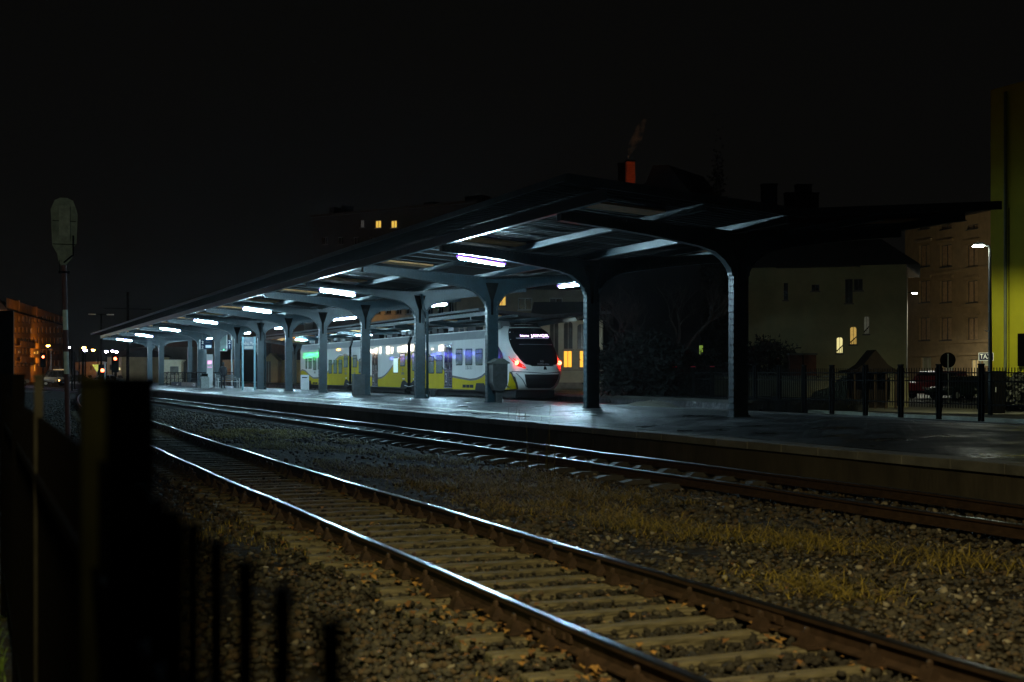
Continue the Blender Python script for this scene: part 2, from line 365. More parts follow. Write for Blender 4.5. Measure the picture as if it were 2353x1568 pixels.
o = rawmesh('fallen_leaves', P.reshape(-1, 3), np.arange(n*8).reshape(n, 8), LEAF, rng.choice(2, n, p=[.5,.5])); tag(o, 'orange brown fallen leaves caught along the near rails', 'leaves', kind='stuff')
# ---------------------------------------------------------------- blurred near fence
FX = .204
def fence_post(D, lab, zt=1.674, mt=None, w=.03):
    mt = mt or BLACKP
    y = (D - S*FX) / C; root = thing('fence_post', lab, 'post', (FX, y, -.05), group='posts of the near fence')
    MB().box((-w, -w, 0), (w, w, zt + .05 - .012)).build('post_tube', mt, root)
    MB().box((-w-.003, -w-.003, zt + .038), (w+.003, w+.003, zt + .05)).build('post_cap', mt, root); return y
py = [fence_post(d, l, 1.674, {2.32: POSTG, 4.47: POSTE}.get(d), .014 if d == 4.47 else .03) for d, l in ((1.85, 'out of focus black post, the big dark block at the left'), (2.32, 'blurred post just left of the big dark block, catching green light'), (4.47, 'third blurred post from the right with a thin bright edge'), (6.5, 'fourth blurred post of the near fence from the right'), (9.2, 'farthest blurred post of the near fence at the left border'))]
def near_panel(ya, yb, lab):
    root = thing('picket_fence', lab, 'fence', (FX, ya, 0), group='panels of the near fence'); L = yb - ya
    for z in (.25, 1.31): MB().box((-.014, 0, z), (.014, L, z + .03)).build('rail', BLACKP, root)
    n = max(1, int(round(L / .14)))
    for i in range(n):
        y = (i + .5) * L / n; mb = MB(); mb.box((-.0085, y - .0085, .1), (.0085, y + .0085, 1.53))
        mb.build('picket', BLACKP, root)
near_panel(.72, .72 + .138*8, 'nearest fence panel whose black pickets stand blurred at the bottom left')
near_panel(py[0] + .03, py[1] - .03, 'blurred fence panel directly behind the big dark post')
near_panel(py[1] + .03, py[2] - .03, 'blurred fence panel between the second and third post')
near_panel(py[2] + .03, py[3] - .03, 'fence panel between the third and fourth post, seen nearly edge on')
near_panel(py[3] + .03, py[4] - .03, 'farthest fence panel at the left border')
# ================================================================ PLATFORM CANOPIES
def colY(k): return 26.8 + 8.05 * k
BOT = [(.21,4.0),(.30,4.2),(.45,4.38),(.70,4.56),(1.05,4.67),(1.5,4.75),(2.4,4.88),(3.4,5.0),(4.7,5.12)]
def ztop(dx): return 5.02 + .068 * abs(dx)
def canopy(XC, name, label, ycols, y0, y1, half, zoff, detail, split=(), zb=.60):
    root = thing(name, label, 'canopy', (XC, y0, 0)); oy = y0; k = half / 5.7
    def Lc(p): return (p[0], p[1] - oy, p[2])
    # columns and beams
    for i, yc in enumerate(ycols):
        offs = (-2.0, 1.62) if i in split else (0,)
        for dxc in offs:
            cb = MB(); a, b = .205, .115
            zc = 3.72 + zoff if not dxc else 4.5 + zoff
            # two flange plates, web and a front cover plate up to zc
            for s in (-1, 1):
                cb.box((dxc + s*a - (.022 if s > 0 else 0), yc - b, zb - .08), (dxc + s*a + (.022 if s < 0 else 0), yc + b, 4.05 + zoff))
                cb.box((dxc + s*(a-.022), yc - b + .003, zb - .08), (dxc + s*(a-.075), yc - b + .015, 4.02 + zoff))
            cb.box((dxc - a + .022, yc - .008, zb - .08), (dxc + a - .022, yc + .008, 4.9 + zoff))
            cb.box((dxc - a + .035, yc - b - .010, zb - .08), (dxc + a - .035, yc - b + .003, zc))
            cb.box((dxc - a - .03, yc - b - .03, zb - .08), (dxc + a + .03, yc + b + .03, zb + .07))
            col = cb.build('column', STEEL, root, off=(0, oy, 0))
            if detail and i < 9:
                rv = MB(); z = zb + .2
                while z < 4.0 + zoff:
                    for q in (-.06, .06): rv.box((dxc - a - .015, yc + q - .022, z - .022), (dxc - a, yc + q + .022, z + .022))
                    if i < 6:
                        for sx in (-a + .05, a - .05): rv.box((dxc + sx - .02, yc - b - .026, z - .02), (dxc + sx + .02, yc - b + .003, z + .02))
                    z += .155
                rv.build('rivets', STEELD, col, off=(0, oy, 0))['kind'] = 'stuff'
        # the beam: web, curved bottom flange, top flange
        bm = MB()
        bt = [(x*k if x > 1 else x, z + zoff - (0 if x < 1 else 0)) for x, z in BOT]
        if i in split:
            bt = [(.0, 4.72 + zoff), (1.2, 4.72 + zoff), (1.6, 4.68 + zoff), (2.4, 4.88 + zoff), (3.4, 5.0 + zoff), (4.7, 5.12 + zoff)]
        for s in (-1, 1):
            for j in range(len(bt) - 1):
                (xa, za), (xb, zb2) = bt[j], bt[j+1]
                bm.prism([(s*xa, za), (s*xb, zb2), (s*xb, ztop(xb/k) + zoff), (s*xa, ztop(xa/k) + zoff)][::s], yc - .009, yc + .009)
                t = .018; bm.prism([(s*xa, za - t), (s*xb, zb2 - t), (s*xb, zb2), (s*xa, za)][::s], yc - .11, yc + .11)
            xe = bt[-1][0]
            for (xa, xb) in ((0, xe/2), (xe/2, xe)):
                bm.prism([(s*xa, ztop(xa/k)+zoff), (s*xb, ztop(xb/k)+zoff), (s*xb, ztop(xb/k)+zoff+.02), (s*xa, ztop(xa/k)+zoff+.02)][::s], yc - .11, yc + .11)
            bm.box((s*xe - .012, yc - .11, bt[-1][1] - .018), (s*xe + .012, yc + .11, ztop(xe/k) + zoff + .02))
            if i not in split:
                bm.box((s*.235 - .012, yc - .1, 4.0 + zoff), (s*.235 + .012, yc + .1, 4.2 + zoff))
        if i not in split:   # curved web plates between the arms: leaves the dark V above the shaft
            bm.prism([(-.205, 4.0+zoff), (.205, 4.0+zoff), (.25, 5.0+zoff), (-.25, 5.0+zoff)], yc - .007, yc + .007)
        if i not in split and i < 9:
            fm_ = MB(); fm_.prism([(-.035, 3.72+zoff), (.035, 3.72+zoff), (.045, 4.25+zoff), (.24, 4.85+zoff), (-.24, 4.85+zoff), (-.045, 4.25+zoff)], yc - .06, yc - .02); fm_.build('dark_v_plate', BLACKP, root, off=(0, oy, 0))  # black V-shaped plate in front of the web above the shaft
        bo = bm.build('beam', STEEL, root, off=(0, oy, 0))
        if detail and i < 8:
            rv = MB()
            for s in (-1, 1):
                x = .5
                while x < 4.65:
                    import bisect
                    j = max(1, min(len(BOT)-1, bisect.bisect([q[0] for q in BOT], x))); (xa, za), (xb, zb2) = BOT[j-1], BOT[j]
                    zz = za + (zb2 - za) * (x - xa) / (xb - xa) + zoff
                    for zq in (zz + .045, ztop(x) + zoff - .04): rv.box((s*x - .02, yc - .027, zq - .02), (s*x + .02, yc - .009, zq + .02))
                    if 1.15 < x < 1.75:
                        for zq in np.arange(zz + .1, ztop(x) + zoff - .07, .065): rv.box((s*x - .010, yc - .019, zq - .010), (s*x + .010, yc - .009, zq + .010))
                    x += .085 if 1.1 < x < 1.75 else .13
            rv.build('rivets', STEELD, bo, off=(0, oy, 0))['kind'] = 'stuff'
    # purlins along the tracks
    ye = y1
    for dx, d, w in ((-.22, .17, .014), (2.35*k, .13, .014), (-2.35*k, .13, .014), (-4.72*k, .24, .016), (4.72*k, .24, .016)):
        pm = MB(); zt = 5.16 + .068*abs(dx/k) + zoff + (.04 if abs(dx) > 4*k else 0); z0 = zt - d
        pm.box((dx - w, y0 + .12, z0), (dx + w, ye - .12, zt)); pm.box((dx - .07, y0 + .12, z0 - .014), (dx + .07, ye - .12, z0)); pm.box((dx - .06, y0 + .12, zt), (dx + .06, ye - .12, zt + .012))
        if detail and abs(dx) < 3:
            for yc in ycols[:6]:
                for yq in np.arange(yc - 2.1, yc - .3, .14):
                    for zq in (z0 + .05, zt - .05): pm.box((dx - w - .01, yq - .011, zq - .011), (dx - w, yq + .011, zq + .011))
        pm.build('girder' if abs(dx) > 4*k or abs(dx) < 1 else 'purlin', STEEL, root, off=(0, oy, 0))
    # thin tie rods across each bay, under the sheets
    tm = MB()
    for yc in ycols[:10] if detail else ():
        for q in (1.3, 2.5, 3.7, 4.9, 6.1):
            for s in ((-1, 1) if yc - q > y0 + .1 else ()): tm.prism([(s*.3, 5.215+zoff), (s*4.7, 5.215+.068*4.4+zoff), (s*4.7, 5.235+.068*4.4+zoff), (s*.3, 5.235+zoff)][::s], yc - q - .018, yc - q + .018)
    if detail: tm.build('batten', STEELD, root, off=(0, oy, 0))['kind'] = 'stuff'
    # soffit board on the near side of every beam
    for yc in ycols:
        for s in (-1, 1):
            sm = MB()
            zA, zB = 5.13 + .068*2.5 + zoff, 5.13 + .068*4.6 + zoff
            sm.prism([(s*2.5*k, zA), (s*4.6*k, zB), (s*4.6*k, zB + .05), (s*2.5*k, zA + .05)][::s], yc - .95, yc - .16)
            sm.build('soffit_board', SOFFIT, root, off=(0, oy, 0))
    # ribbed sheet roof, two wings rising from the central valley
    for s in (-1, 1):
        rows = []; y = y0
        pitch = .3 if detail else .6
        while y < y1:
            for yy, h in ((y, 0), (y + pitch*.42, 0), (y + pitch*.5, .07), (y + pitch*.92, .07)):
                if yy < y1: rows.append([(0, yy - oy, 5.2 + zoff + h), (s*half*.5, yy - oy, 5.2 + .042*half*.95 + zoff + h), (s*half, yy - oy, 5.2 + .082*half + zoff + h)])
            y += pitch
        m = MB(); m.grid(rows if s > 0 else rows[::-1])
        o = m.build('roof_sheet', ROOFM, root); so = o.modifiers.new('t', 'SOLIDIFY'); so.thickness = .012
    fm = MB()
    for s in (-1, 1):
        fm.box((s*half - .012, y0, 5.2 + .082*half + zoff - .05), (s*half + .012, y1, 5.2 + .082*half + zoff + .09))
    fm.build('fascia', STEELD, root, off=(0, oy, 0))
    em = MB()
    for s in (-1, 1):
        em.prism([(0, 5.12+zoff), (s*half, 5.10 + .082*half + zoff), (s*half, 5.30 + .082*half + zoff), (0, 5.32+zoff)][::s], y0 - .03, y0)
    em.build('end_board', STEELD, root, off=(0, oy, 0))
    return root
YC = [colY(k) for k in range(15)]
can1 = canopy(16.9, 'platform_canopy', 'long riveted steel butterfly canopy on a row of columns along the island platform', YC, 24.3, 142, 5.7, 0, True, split=(11, 12))
can2 = canopy(33.0, 'platform_canopy', 'second dark canopy behind the train on the station platform', [78 + 8.2*i for i in range(9)], 74.5, 150, 4.5, -.02, False, zb=.51)
# drain pipes on two of the columns
for k, s in ((3, 1), (7, 1)):
    y = colY(k); m = MB(); x = 16.9 + .33
    m.tube([(16.9 + .02, y - .16, 4.9), (16.9 + .10, y - .19, 4.35), (16.9 + .26, y - .2, 4.1), (16.9 + .26, y - .2, .62)], .055, 10)
    for z in (1.2, 2.4, 3.6): m.lathe([(.066, 0), (.066, .05)], (16.9 + .26, y - .2, z), 10)
    m.lathe([(.085, 0), (.085, .16), (.06, .2)], (16.9 + .26, y - .2, .60), 10)
    o = m.build('drain_pipe', STEEL, can1, off=(16.9, 24.3, 0), smooth=True)
# ---------------------------------------------------------------- fluorescent lamps
def lamp_proto():
    root = thing('fluorescent_lamp', 'x', 'lamp')
    MB().box((-.74, -.06, .015), (.74, .06, .05)).build('housing', GREYM, root); MB().box((-.745, -.065, -.028), (.745, .065, .014)).build('fringe_rim', FRINGE, root)  # rim added only for the violet fringe
    m = MB(); m.tube([(-.70, 0, -.05), (-.66, 0, -.05), (.66, 0, -.05), (.70, 0, -.05)], [.018, .037, .037, .018], 10); m.build('diffuser', TUBE, root, smooth=True)
    m = MB(); m.box((-.74, -.035, -.075), (-.70, .035, 0)); m.build('end_cap', GREYM, root); m = MB(); m.box((.70, -.035, -.075), (.74, .035, 0)); m.build('end_cap', GREYM, root); return root
lp = lamp_proto(); first = True
nth = ['nearest', 'second nearest', 'third nearest', 'fourth nearest', 'fifth nearest', 'sixth nearest', 'farthest']
for side, ks in ((-1, (1, 3, 5, 7, 9, 11, 13)), (1, (2, 4, 6, 8, 10, 12))):
    for i, k in enumerate(ks):
        o = lp if first else copy_tree(lp); first = False
        w = nth[i] if i < len(ks) - 1 else 'farthest'
        o['label'] = ('%s glowing tube lamp under the track side wing of the big canopy' if side < 0 else '%s glowing tube lamp under the train side wing of the big canopy') % w
        o['group'] = 'tube lamps under the island platform canopy'
        o.location = (16.9 + side*3.4, colY(k) + .24, 4.93); o.rotation_euler = (0, -side*math.atan(.12), 0)
for i, (x, y) in enumerate(((29.6, 126), (35.4, 98), (30.8, 108))):
    o = copy_tree(lp); o.location = (x, y, 4.95); o.rotation_euler = (0, 0, .5 if i == 0 else 0)
    o['label'] = ('glowing tube lamp above the rear end of the train', 'tube lamp on the station side wing of the second canopy', 'tube lamp of the second canopy hidden behind the train roof')[i]; o['group'] = 'tube lamps under the station platform canopy'
# ================================================================ TRAIN
TW = mat('train_white', (.86,.85,.83), .45, 0, .05, 1, .0022, 1.7, coat=1, spec=.02, stretch=(1,1.6,.35))
TY = mat('train_yellow', (.56,.42,.004), .5, 0, .08, 1, .002, 2.2, coat=.4, spec=.02)
TB = mat('train_brown_band', (.035,.032,.022), .3, 0, .1, 1, coat=.5)
TD = mat('train_dark', (.006,.006,.007), .7, 0, .3, 6, spec=.15)
TDOOR = mat('train_door', (.012,.012,.03), .18, 0, .1, 3, .003, 3, coat=.8)
TROOF = mat('train_roof_grey', (.26,.28,.29), .4, 0, .1, 2)
TGLASS = mat('train_glass', (.008,.008,.012), .06, 0, 0)
TLIT = mat('train_window_lit', (.05,.07,.07), .08, 0, .4, 1.5, emit=(.35,.62,.55), es=.10)
TLITB = mat('train_window_bright', (.3,.4,.4), .1, 0, .1, 3, emit=(.62,1.0,.9), es=.75)
REDL = mat('tail_lamp_red', (.5,.02,.01), .3, emit=(1.0,.09,.035), es=22, var=0)
REDH = mat('lamp_housing_red', (.13,.004,.004), .12, 0, 0, emit=(1,.012,.006), es=1.6)
LEDT = mat('display_letters', (.9,.9,1), .4, emit=(.85,.55,1.0), es=5, var=0)
SX, ZR = 26.65, .16; HW = 1.44
ty0, ty1 = 63.5, 113.7
tr = thing('passenger_train', 'white and yellow electric multiple unit standing at the platform with two red tail lamps', 'train', (T4, ty0, 0))
OFF = (T4, ty0, 0)
def zp(x, y, sc, ox, oy):  # zoomed picture coordinates -> (Y, z) on the train side
    return yz((ox + x/sc)/1.741, (oy + y/sc)/1.741, SX)
z3 = lambda x, y: zp(x, y, 4.611, 1150, 1280); z4 = lambda x, y: zp(x, y, 4.357, 1480, 1260); c4 = lambda x, y: zp(x, y, 3.136, 1700, 1150)
# centre line of the dark band, from the nose to the rear
wave = [c4(1210,1250), c4(1100,1135), c4(1010,1055), (c4(940,990)[0], c4(940,1000)[1]), c4(880,980), c4(830,1010), c4(770,1068), c4(700,1125), c4(640,1152), c4(560,1160), c4(450,1140), c4(340,1118),
        c4(235,1035), z4(1270,930), z4(1200,840), z4(1130,780), z4(1010,690), z4(900,645), z4(760,630), z4(620,660), z4(520,730), z4(400,880), z4(330,975), z4(250,1065), z4(190,1098), z4(130,1110), z4(0,1070),
        z3(1540,1035), z3(1450,985), z3(1370,830), z3(1290,740), z3(1180,665), z3(1060,640), z3(950,665), z3(890,725), z3(800,850), z3(740,960), z3(660,1045), z3(590,1072), z3(470,1075), z3(400,1020), z3(330,945), z3(270,920), z3(215,965)]
wave = sorted(wave); wy = np.array([w[0] for w in wave]); wz = np.array([w[1] for w in wave])
ZB, ZC, ZT = .70, 3.62, 4.07
def wz_(y): return float(np.clip(np.interp(y, wy, wz), ZB + .12, ZC - .1))
CARS = [(67.2, 82.25), (82.95, 96.9), (97.55, 113.7)]
def side_strip(m, ya, yb, zlo=ZB, zhi=ZC):
    n = max(2, int((yb - ya)/.3)); ysx = [ya + (yb-ya)*i/n for i in range(n+1)]
    for s in (-1, 1):
        r0, r1, r2, r3 = [], [], [], []
        for y in ysx:
            w = wz_(y); sl = abs(wz_(y+.2) - wz_(y-.2))/.4; h = .062 * math.sqrt(1 + min(sl, 2.5)**2)
            a = min(max(w - h, zlo), zhi); b = min(max(w + h, zlo), zhi); x = T4 + s*HW
            r0.append((x, y, zlo)); r1.append((x, y, a)); r2.append((x, y, b)); r3.append((x, y, zhi))
        if s > 0: r0, r1, r2, r3 = r0[::-1], r1[::-1], r2[::-1], r3[::-1]
        m.grid([r1, r0], 1); m.grid([r2, r1], 2)
        mid = [(p[0], p[1], (p[2] + q[2])/2) for p, q in zip(r2, r3)]
        m.grid([r3, mid], 0); m.grid([mid, r2], 0)
ci = 0
for ya, yb in CARS:
    m = MB(); side_strip(m, ya, yb)
    prof = [(HW, ZC), (HW - .012, ZC + .03), (HW - .13, ZT - .03), (HW - .17, ZT), (.9, ZT + .03), (0, ZT + .05)]
    full = [(-x, z) for x, z in prof] + [(x, z) for x, z in prof[::-1][1:]]
    m.grid([[(T4 + x, y, z) for x, z in full] for y in (yb, ya)], 3)
    body = m.build('car_body', [TW, TY, TB, TROOF], tr, off=OFF)
    m = MB()
    for y in (ya, yb):
        m = MB(); m.quad((T4-HW, y, ZB), (T4+HW, y, ZB), (T4+HW, y, ZC), (T4+1.2, y, ZT), (T4-1.2, y, ZT), (T4-HW, y, ZC))
        m.build('end_wall', TD, tr, off=OFF)
    m = MB(); m.box((T4 - HW + .004, ya + .2, .62), (T4 + HW - .004, yb - .2, ZB - .001)); m.box((T4 - 1.15, ya + 1.5, .34), (T4 + 1.15, yb - 1.5, .62)); m.build('underframe', TD, tr, off=OFF)
    m = MB(); m.box((T4 - HW + .11, ya + .1, ZT - .01), (T4 - HW + .16, yb - .1, ZT + .045)); m.build('roof_rail', WHITEM, tr, off=OFF)
    # roof equipment
    rr = random.Random(20 + ci); y = ya + .6
    while y < yb - 1.6:
        L = rr.uniform(.9, 2.0); h = rr.uniform(.22, .42); t = rr.random()
        m = MB()
        if t < .6:
            m.prism([(y, ZT+.04), (y + L, ZT+.04), (y + L - .1, ZT+.04+h), (y + .1, ZT+.04+h)], T4 - 1.0, T4 + 1.0, 'x'); m.build('roof_unit', TD, tr, off=OFF, bevel=.03)
        elif t < .85:
            m.box((T4 - .95, y, ZT+.04), (T4 + .9, y + L*.7, ZT+.04+h)); 
            o = m.build('roof_unit', GREYM, tr, off=OFF, bevel=.02); m2 = MB()
            for q in range(5): m2.box((T4 - .975, y + .08 + q*L*.12, ZT + .07), (T4 - .951, y + .08 + q*L*.12 + L*.07, ZT + h*.55))
            m2.build('grille', TD, o, off=OFF)
        else:
            for q in (-.6, 0, .6):
                m.lathe([(.09,0),(.05,.05),(.09,.08),(.05,.12),(.09,.16),(.04,.2),(.04,.28)], (T4 + q - .2, y + .3, ZT + .04), 8)
            m.tube([(T4 - .9, y + .3, ZT + .33), (T4 + .6, y + .3, ZT + .33)], .02, 6)
            m.build('insulators', mat('porcelain', (.35,.30,.26), .3, 0), tr, off=OFF)
            L = .7
        y += L + rr.uniform(.12, .5)
    ci += 1
# gangway bellows and the shared bogies
for yg in (82.6, 97.22):
    m = MB()
    for i in range(5): m.box((T4 - 1.3 + .03*(i % 2), yg - .34 + i*.14, .75), (T4 + 1.3 - .03*(i % 2), yg - .22 + i*.14, 3.9))
    m.build('gangway_bellows', TD, tr, off=OFF)
def bogie(yc, skirt=True):
    m = MB(); m.box((T4 - 1.05, yc - 1.9, .42), (T4 - .9, yc + 1.9, .66)); m.box((T4 + .9, yc - 1.9, .42), (T4 + 1.05, yc + 1.9, .66)); m.box((T4 - 1, yc - .3, .4), (T4 + 1, yc + .3, .7))
    b = m.build('bogie', TD, tr, off=OFF)
    for q in (-1.3, 1.3):
        m = MB()
        for s in (-1, 1):
            pr = [(.02, -.06), (.40, -.06), (.42, .0), (.46, .06), (.02, .06)]
            n = 20; base = len(m.v)
            for r, t in pr:
                for j in range(n): a = 2*math.pi*j/n; m.v.append((T4 + s*(.75 - t), yc + q + r*math.cos(a), .62 - .0 + r*math.sin(a)))
            for i in range(len(pr)-1):
                for j in range(n): k = base + i*n; m.f.append((k+j, k+(j+1) % n, k+n+(j+1) % n, k+n+j)); m.m.append(0)
        m.build('wheelset', GREYM, b, off=OFF)
# wheels: raise so that the tread stands on the rail
for yc in (70.6, 82.6, 97.22, 110.2): bogie(yc)
# black wheel openings in the yellow skirt
def side_patch(name, pts, mt, out=.004, par=None):
    m = MB(); m.prism([(y, z) for y, z in pts], T4 - HW - out, T4 - HW + .002, 'x'); return m.build(name, mt, par or tr, off=OFF)
def bez(c, *pts): return [c(*p) for p in pts]
side_patch('wheel_opening', bez(c4, (625,1290), (640,1202), (740,1202), (770,1290)), TD)
for yg in (82.6, 97.22):
    for s in (-1, 1):
        ye = yg + s*.35
        side_patch('wheel_opening', [(ye, ZB - .01), (ye + s*1.55, ZB - .01), (ye + s*1.3, 1.02), (ye + s*1.0, 1.17), (ye + s*.55, 1.17), (ye, 1.0)][::s], TD)
        side_patch('bracket', [(yg + s*.05, .74), (yg + s*.95, .83), (yg + s*.95, .86), (yg + s*.05, .78)][::s], GALV, .02)
        side_patch('step_lamp', [(ye + s*.62, 1.25), (ye + s*1.0, 1.25), (ye + s*1.0, 1.30), (ye + s*.62, 1.30)][::s], WHITEM, .03)
side_patch('wheel_opening', bez(z3, (380,1215), (380,1120), (430,1120), (440,1215)), TD)
# windows
def rrect(ya, yb, za, zb, r=.09):
    o = []
    for cy, cz, a0 in ((yb - r, zb - r, 0), (ya + r, zb - r, 90), (ya + r, za + r, 180), (yb - r, za + r, 270)):
        for t in range(0, 91, 30): a = math.radians(a0 + t); o.append((cy + r*math.cos(a), cz + r*math.sin(a)))
    return o
def window(c, x0, x1, y0, y1, mt=None, split=True):
    (ya, za), (yb, zb) = c(x1, y1), c(x0, y0)
    za2 = yz_avg = (c(x0, y1)[1] + c(x1, y1)[1])/2; zb2 = (c(x0, y0)[1] + c(x1, y0)[1])/2
    w = side_patch('window', rrect(ya, yb, za2, zb2), TD, .012)
    m = MB(); m.prism(rrect(ya + .05, yb - .05, za2 + .05, zb2 - .05, .06), T4 - HW - .018, T4 - HW - .012, 'x'); m.build('pane', mt or TLIT, w, off=OFF)
    if split:
        zs = zb2 - (zb2 - za2)*.30; m = MB(); m.box((T4 - HW - .026, ya + .03, zs - .025), (T4 - HW - .018, yb - .03, zs + .025)); m.build('glazing_bar', TD, w, off=OFF)
for a in ((330,360,715,905), (385,445,715,905), (468,528,695,930), (555,600,700,915), (640,690,700,915), (755,815,740,995), (845,910,740,995), (940,1005,735,995), (1035,1110,655,880), (1200,1280,650,880), (1310,1372,720,985), (1400,1460,700,985)):
    window(z3, *a)
window(z4, 405, 490, 745, 1020, TLITB, False); window(z4, 525, 610, 665, 900); window(z4, 735, 800, 655, 980); window(z4, 860, 940, 690, 1000); window(z4, 1010, 1115, 720, 1025); window(z4, 1150, 1265, 705, 1025)
window(c4, 385, 468, 770, 980); window(c4, 505, 592, 770, 980, TLIT, False); window(c4, 632, 722, 770, 980)
# doors
def door(c, x0, x1, y0, y1, num=True):
    (ya, za), (yb, zb) = c(x1, y1), c(x0, y0)
    za = (c(x0, y1)[1] + za)/2; zb = (zb + c(x1, y0)[1])/2
    d = side_patch('door', [(ya, za), (yb, za), (yb, zb), (ya, zb)], TDOOR, .015); L = yb - ya
    for i in (0, 1):
        a, b = ya + L*(.06 + .5*i), ya + L*(.44 + .5*i)
        m = MB(); m.prism(rrect(a, b, za + .12, za + 1.0, .06), T4 - HW - .018, T4 - HW - .0151, 'x'); m.prism(rrect(a + .025, b - .025, za + .145, za + .975, .05), T4 - HW - .021, T4 - HW - .018, 'x', 1)
        m.build('leaf_panel', [GREYM, TDOOR], d, off=OFF)
        m = MB(); m.prism(rrect(a + .02, b - .02, za + 1.15, zb - .2, .06), T4 - HW - .019, T4 - HW - .0151, 'x'); m.build('pane', TGLASS, d, off=OFF)
        m = MB(); m.box((T4 - HW - .05, (a + b)/2 - .012, za + 1.1), (T4 - HW - .02, (a + b)/2 + .012, za + 1.5)); m.build('handle', GALV, d, off=OFF)
    m = MB(); m.box((T4 - HW - .02, ya + L*.49, za), (T4 - HW - .0151, ya + L*.51, zb)); m.box((T4 - HW - .06, ya, za - .05), (T4 - HW, yb, za)); m.build('sill', GREYM, d, off=OFF)
    if num: text('class_number', '2', .82, (-HW - .026, yb - L*.25 - ty0, za + .55), mat('number_paint', (.42,.42,.36), .5, 0), d, (math.pi/2, 0, -math.pi/2), sx=.55)
door(c4, 243, 340, 708, 1255); door(z4, 35, 135, 595, 1240)
door(z3, 1010*1.62, 1640*1.04, 560, 1230, False) if False else None
# ventilation grilles
def grille(c, x0, x1, y0, y1, n=3):
    (ya, za), (yb, zb) = c(x1, y1), c(x0, y0); o = side_patch('grille', [(ya, za), (yb, za), (yb, zb), (ya, zb)], TD, .008)
    for i in range(1, n):
        m = MB(); yy = ya + (yb-ya)*i/n; m.box((T4-HW-.012, yy-.02, za), (T4-HW-.008, yy+.02, zb)); m.build('slat', TY, o, off=OFF)
grille(c4, 470, 605, 1220, 1262); grille(z3, 465, 550, 1150, 1185)
LETG = mat('side_letters', (.10,.11,.10), .5, 0)
yy, zz = c4(548, 1012); text('side_number', '3 100-116-3', .30, (-HW - .006, yy - ty0, zz), LETG, tr, (math.pi/2, 0, -math.pi/2), sx=.75)
bands = [z3(500, 945), z3(1070, 960), z3(1235, 960), z4(570, 990), z4(850, 1000)]
for i, (yy, zz) in enumerate(bands): text('side_lettering', 'KD\n36WEh', .26, (-HW - .006, yy - ty0, zz), LETG, tr, (math.pi/2, 0, -math.pi/2), sx=.8)
# ---------------------------------------------------------------- the nose
YF = [(.74, 64.75), (.80, 64.3), (1.05, 63.95), (1.4, 63.72), (1.7, 63.66), (2.0, 63.74), (2.3, 63.92), (2.7, 64.22), (3.1, 64.58), (3.5, 64.82), (3.9, 65.12), (4.15, 65.5), (4.32, 65.95), (4.42, 66.5)]
WF = [(.74, 1.22), (.80, 1.30), (1.05, 1.39), (1.4, 1.43), (2.7, 1.44), (3.1, 1.43), (3.5, 1.40), (3.9, 1.27), (4.15, 1.05), (4.32, .76), (4.42, .4)]
ip = lambda z, T: float(np.interp(z, [t[0] for t in T], [t[1] for t in T]))
def nose(s, z, out=0):
    w = ip(z, WF); y0 = ip(z, YF); d = 1.55
    def P(s, z):
        w = ip(z, WF); y0 = ip(z, YF); a = abs(s)
        return Vector((T4 + w*s, y0 + d*(1 - max(0, 1 - a**2.6)**.42), z))
    p = P(s, z)
    if out:
        e = .01; du = P(min(s+e, .999), z) - P(max(s-e, -.999), z); dv = P(s, min(z+.02, 4.42)) - P(s, max(z-.02, .74)); n = du.cross(dv)
        if n.length > 0: p = p + n.normalized()*out
    return p
ss = [math.sin(t*math.pi/2) for t in np.linspace(-1, 1, 49)]
zs = [.74,.80,.92,1.05,1.2,1.4,1.55,1.7,1.85,2.0,2.15,2.3,2.5,2.7,2.9,3.1,3.3,3.5,3.7,3.9,4.03,4.15,4.24,4.32,4.38,4.42]
m = MB(); m.grid([[nose(s, z) for s in ss] for z in zs]); 
nb = m.build('nose_shell', TW, tr, off=OFF, smooth=True)
# shell between nose and first car
m = MB(); rows = []
for z in zs:
    p = nose(-1, z); q = nose(1, z); zz = min(z, ZT)
    xw = HW if z <= ZC else (HW - .17*(min(z, ZT) - ZC)/(ZT - ZC)); xw = xw if z <= ZT else max(.3, ip(z, WF))
    rows.append((p, Vector((T4 - xw, 67.3, z if z < ZT else ZT + .04)), q, Vector((T4 + xw, 67.3, z if z < ZT else ZT + .04))))
m.grid([[r[1], r[0]] for r in rows]); m.grid([[r[2], r[3]] for r in rows])
t = rows[-1]; m.quad(t[1], t[0], nose(-.5, 4.42), nose(0, 4.42), nose(.5, 4.42), t[2], t[3])
m.build('cab_side', TW, tr, off=OFF, smooth=True)
# black roof fairing on top of the cab
m = MB(); m.prism([(66.2, 4.12), (66.6, 4.46), (68.0, 4.52), (69.6, 4.50), (69.9, 4.1)], T4 - .85, T4 + .85, 'x'); m.build('roof_fairing', TD, tr, off=OFF, bevel=.05)
def patch(name, bound, z0, z1, mt, out=.006, nz=24, ns=24, par=None, sym=False):
    m = MB(); rows = []
    for i in range(nz + 1):
        z = z0 + (z1-z0)*i/nz; a, b = bound(z)
        rows.append([nose(a + (b-a)*j/ns, z, out) for j in range(ns + 1)])
    m.grid(rows); return m.build(name, mt, par or tr, off=OFF, smooth=True)
def mask(z):
    e = ip(z, [(2.02,.40),(2.06,.56),(2.15,.66),(2.35,.76),(2.8,.86),(3.4,.905),(3.9,.92),(4.40,.92)]); return -e, e
wm = patch('windscreen', mask, 2.03, 4.40, BLACKG)
m = MB(); m.grid([[nose(a, z, .014) for a in np.linspace(-.66, .72, 24)] for z in (3.185, 3.22)]); m.build('sun_blind_edge', mat('blind_edge', (.12,.12,.14), .5, 0), wm, off=OFF)
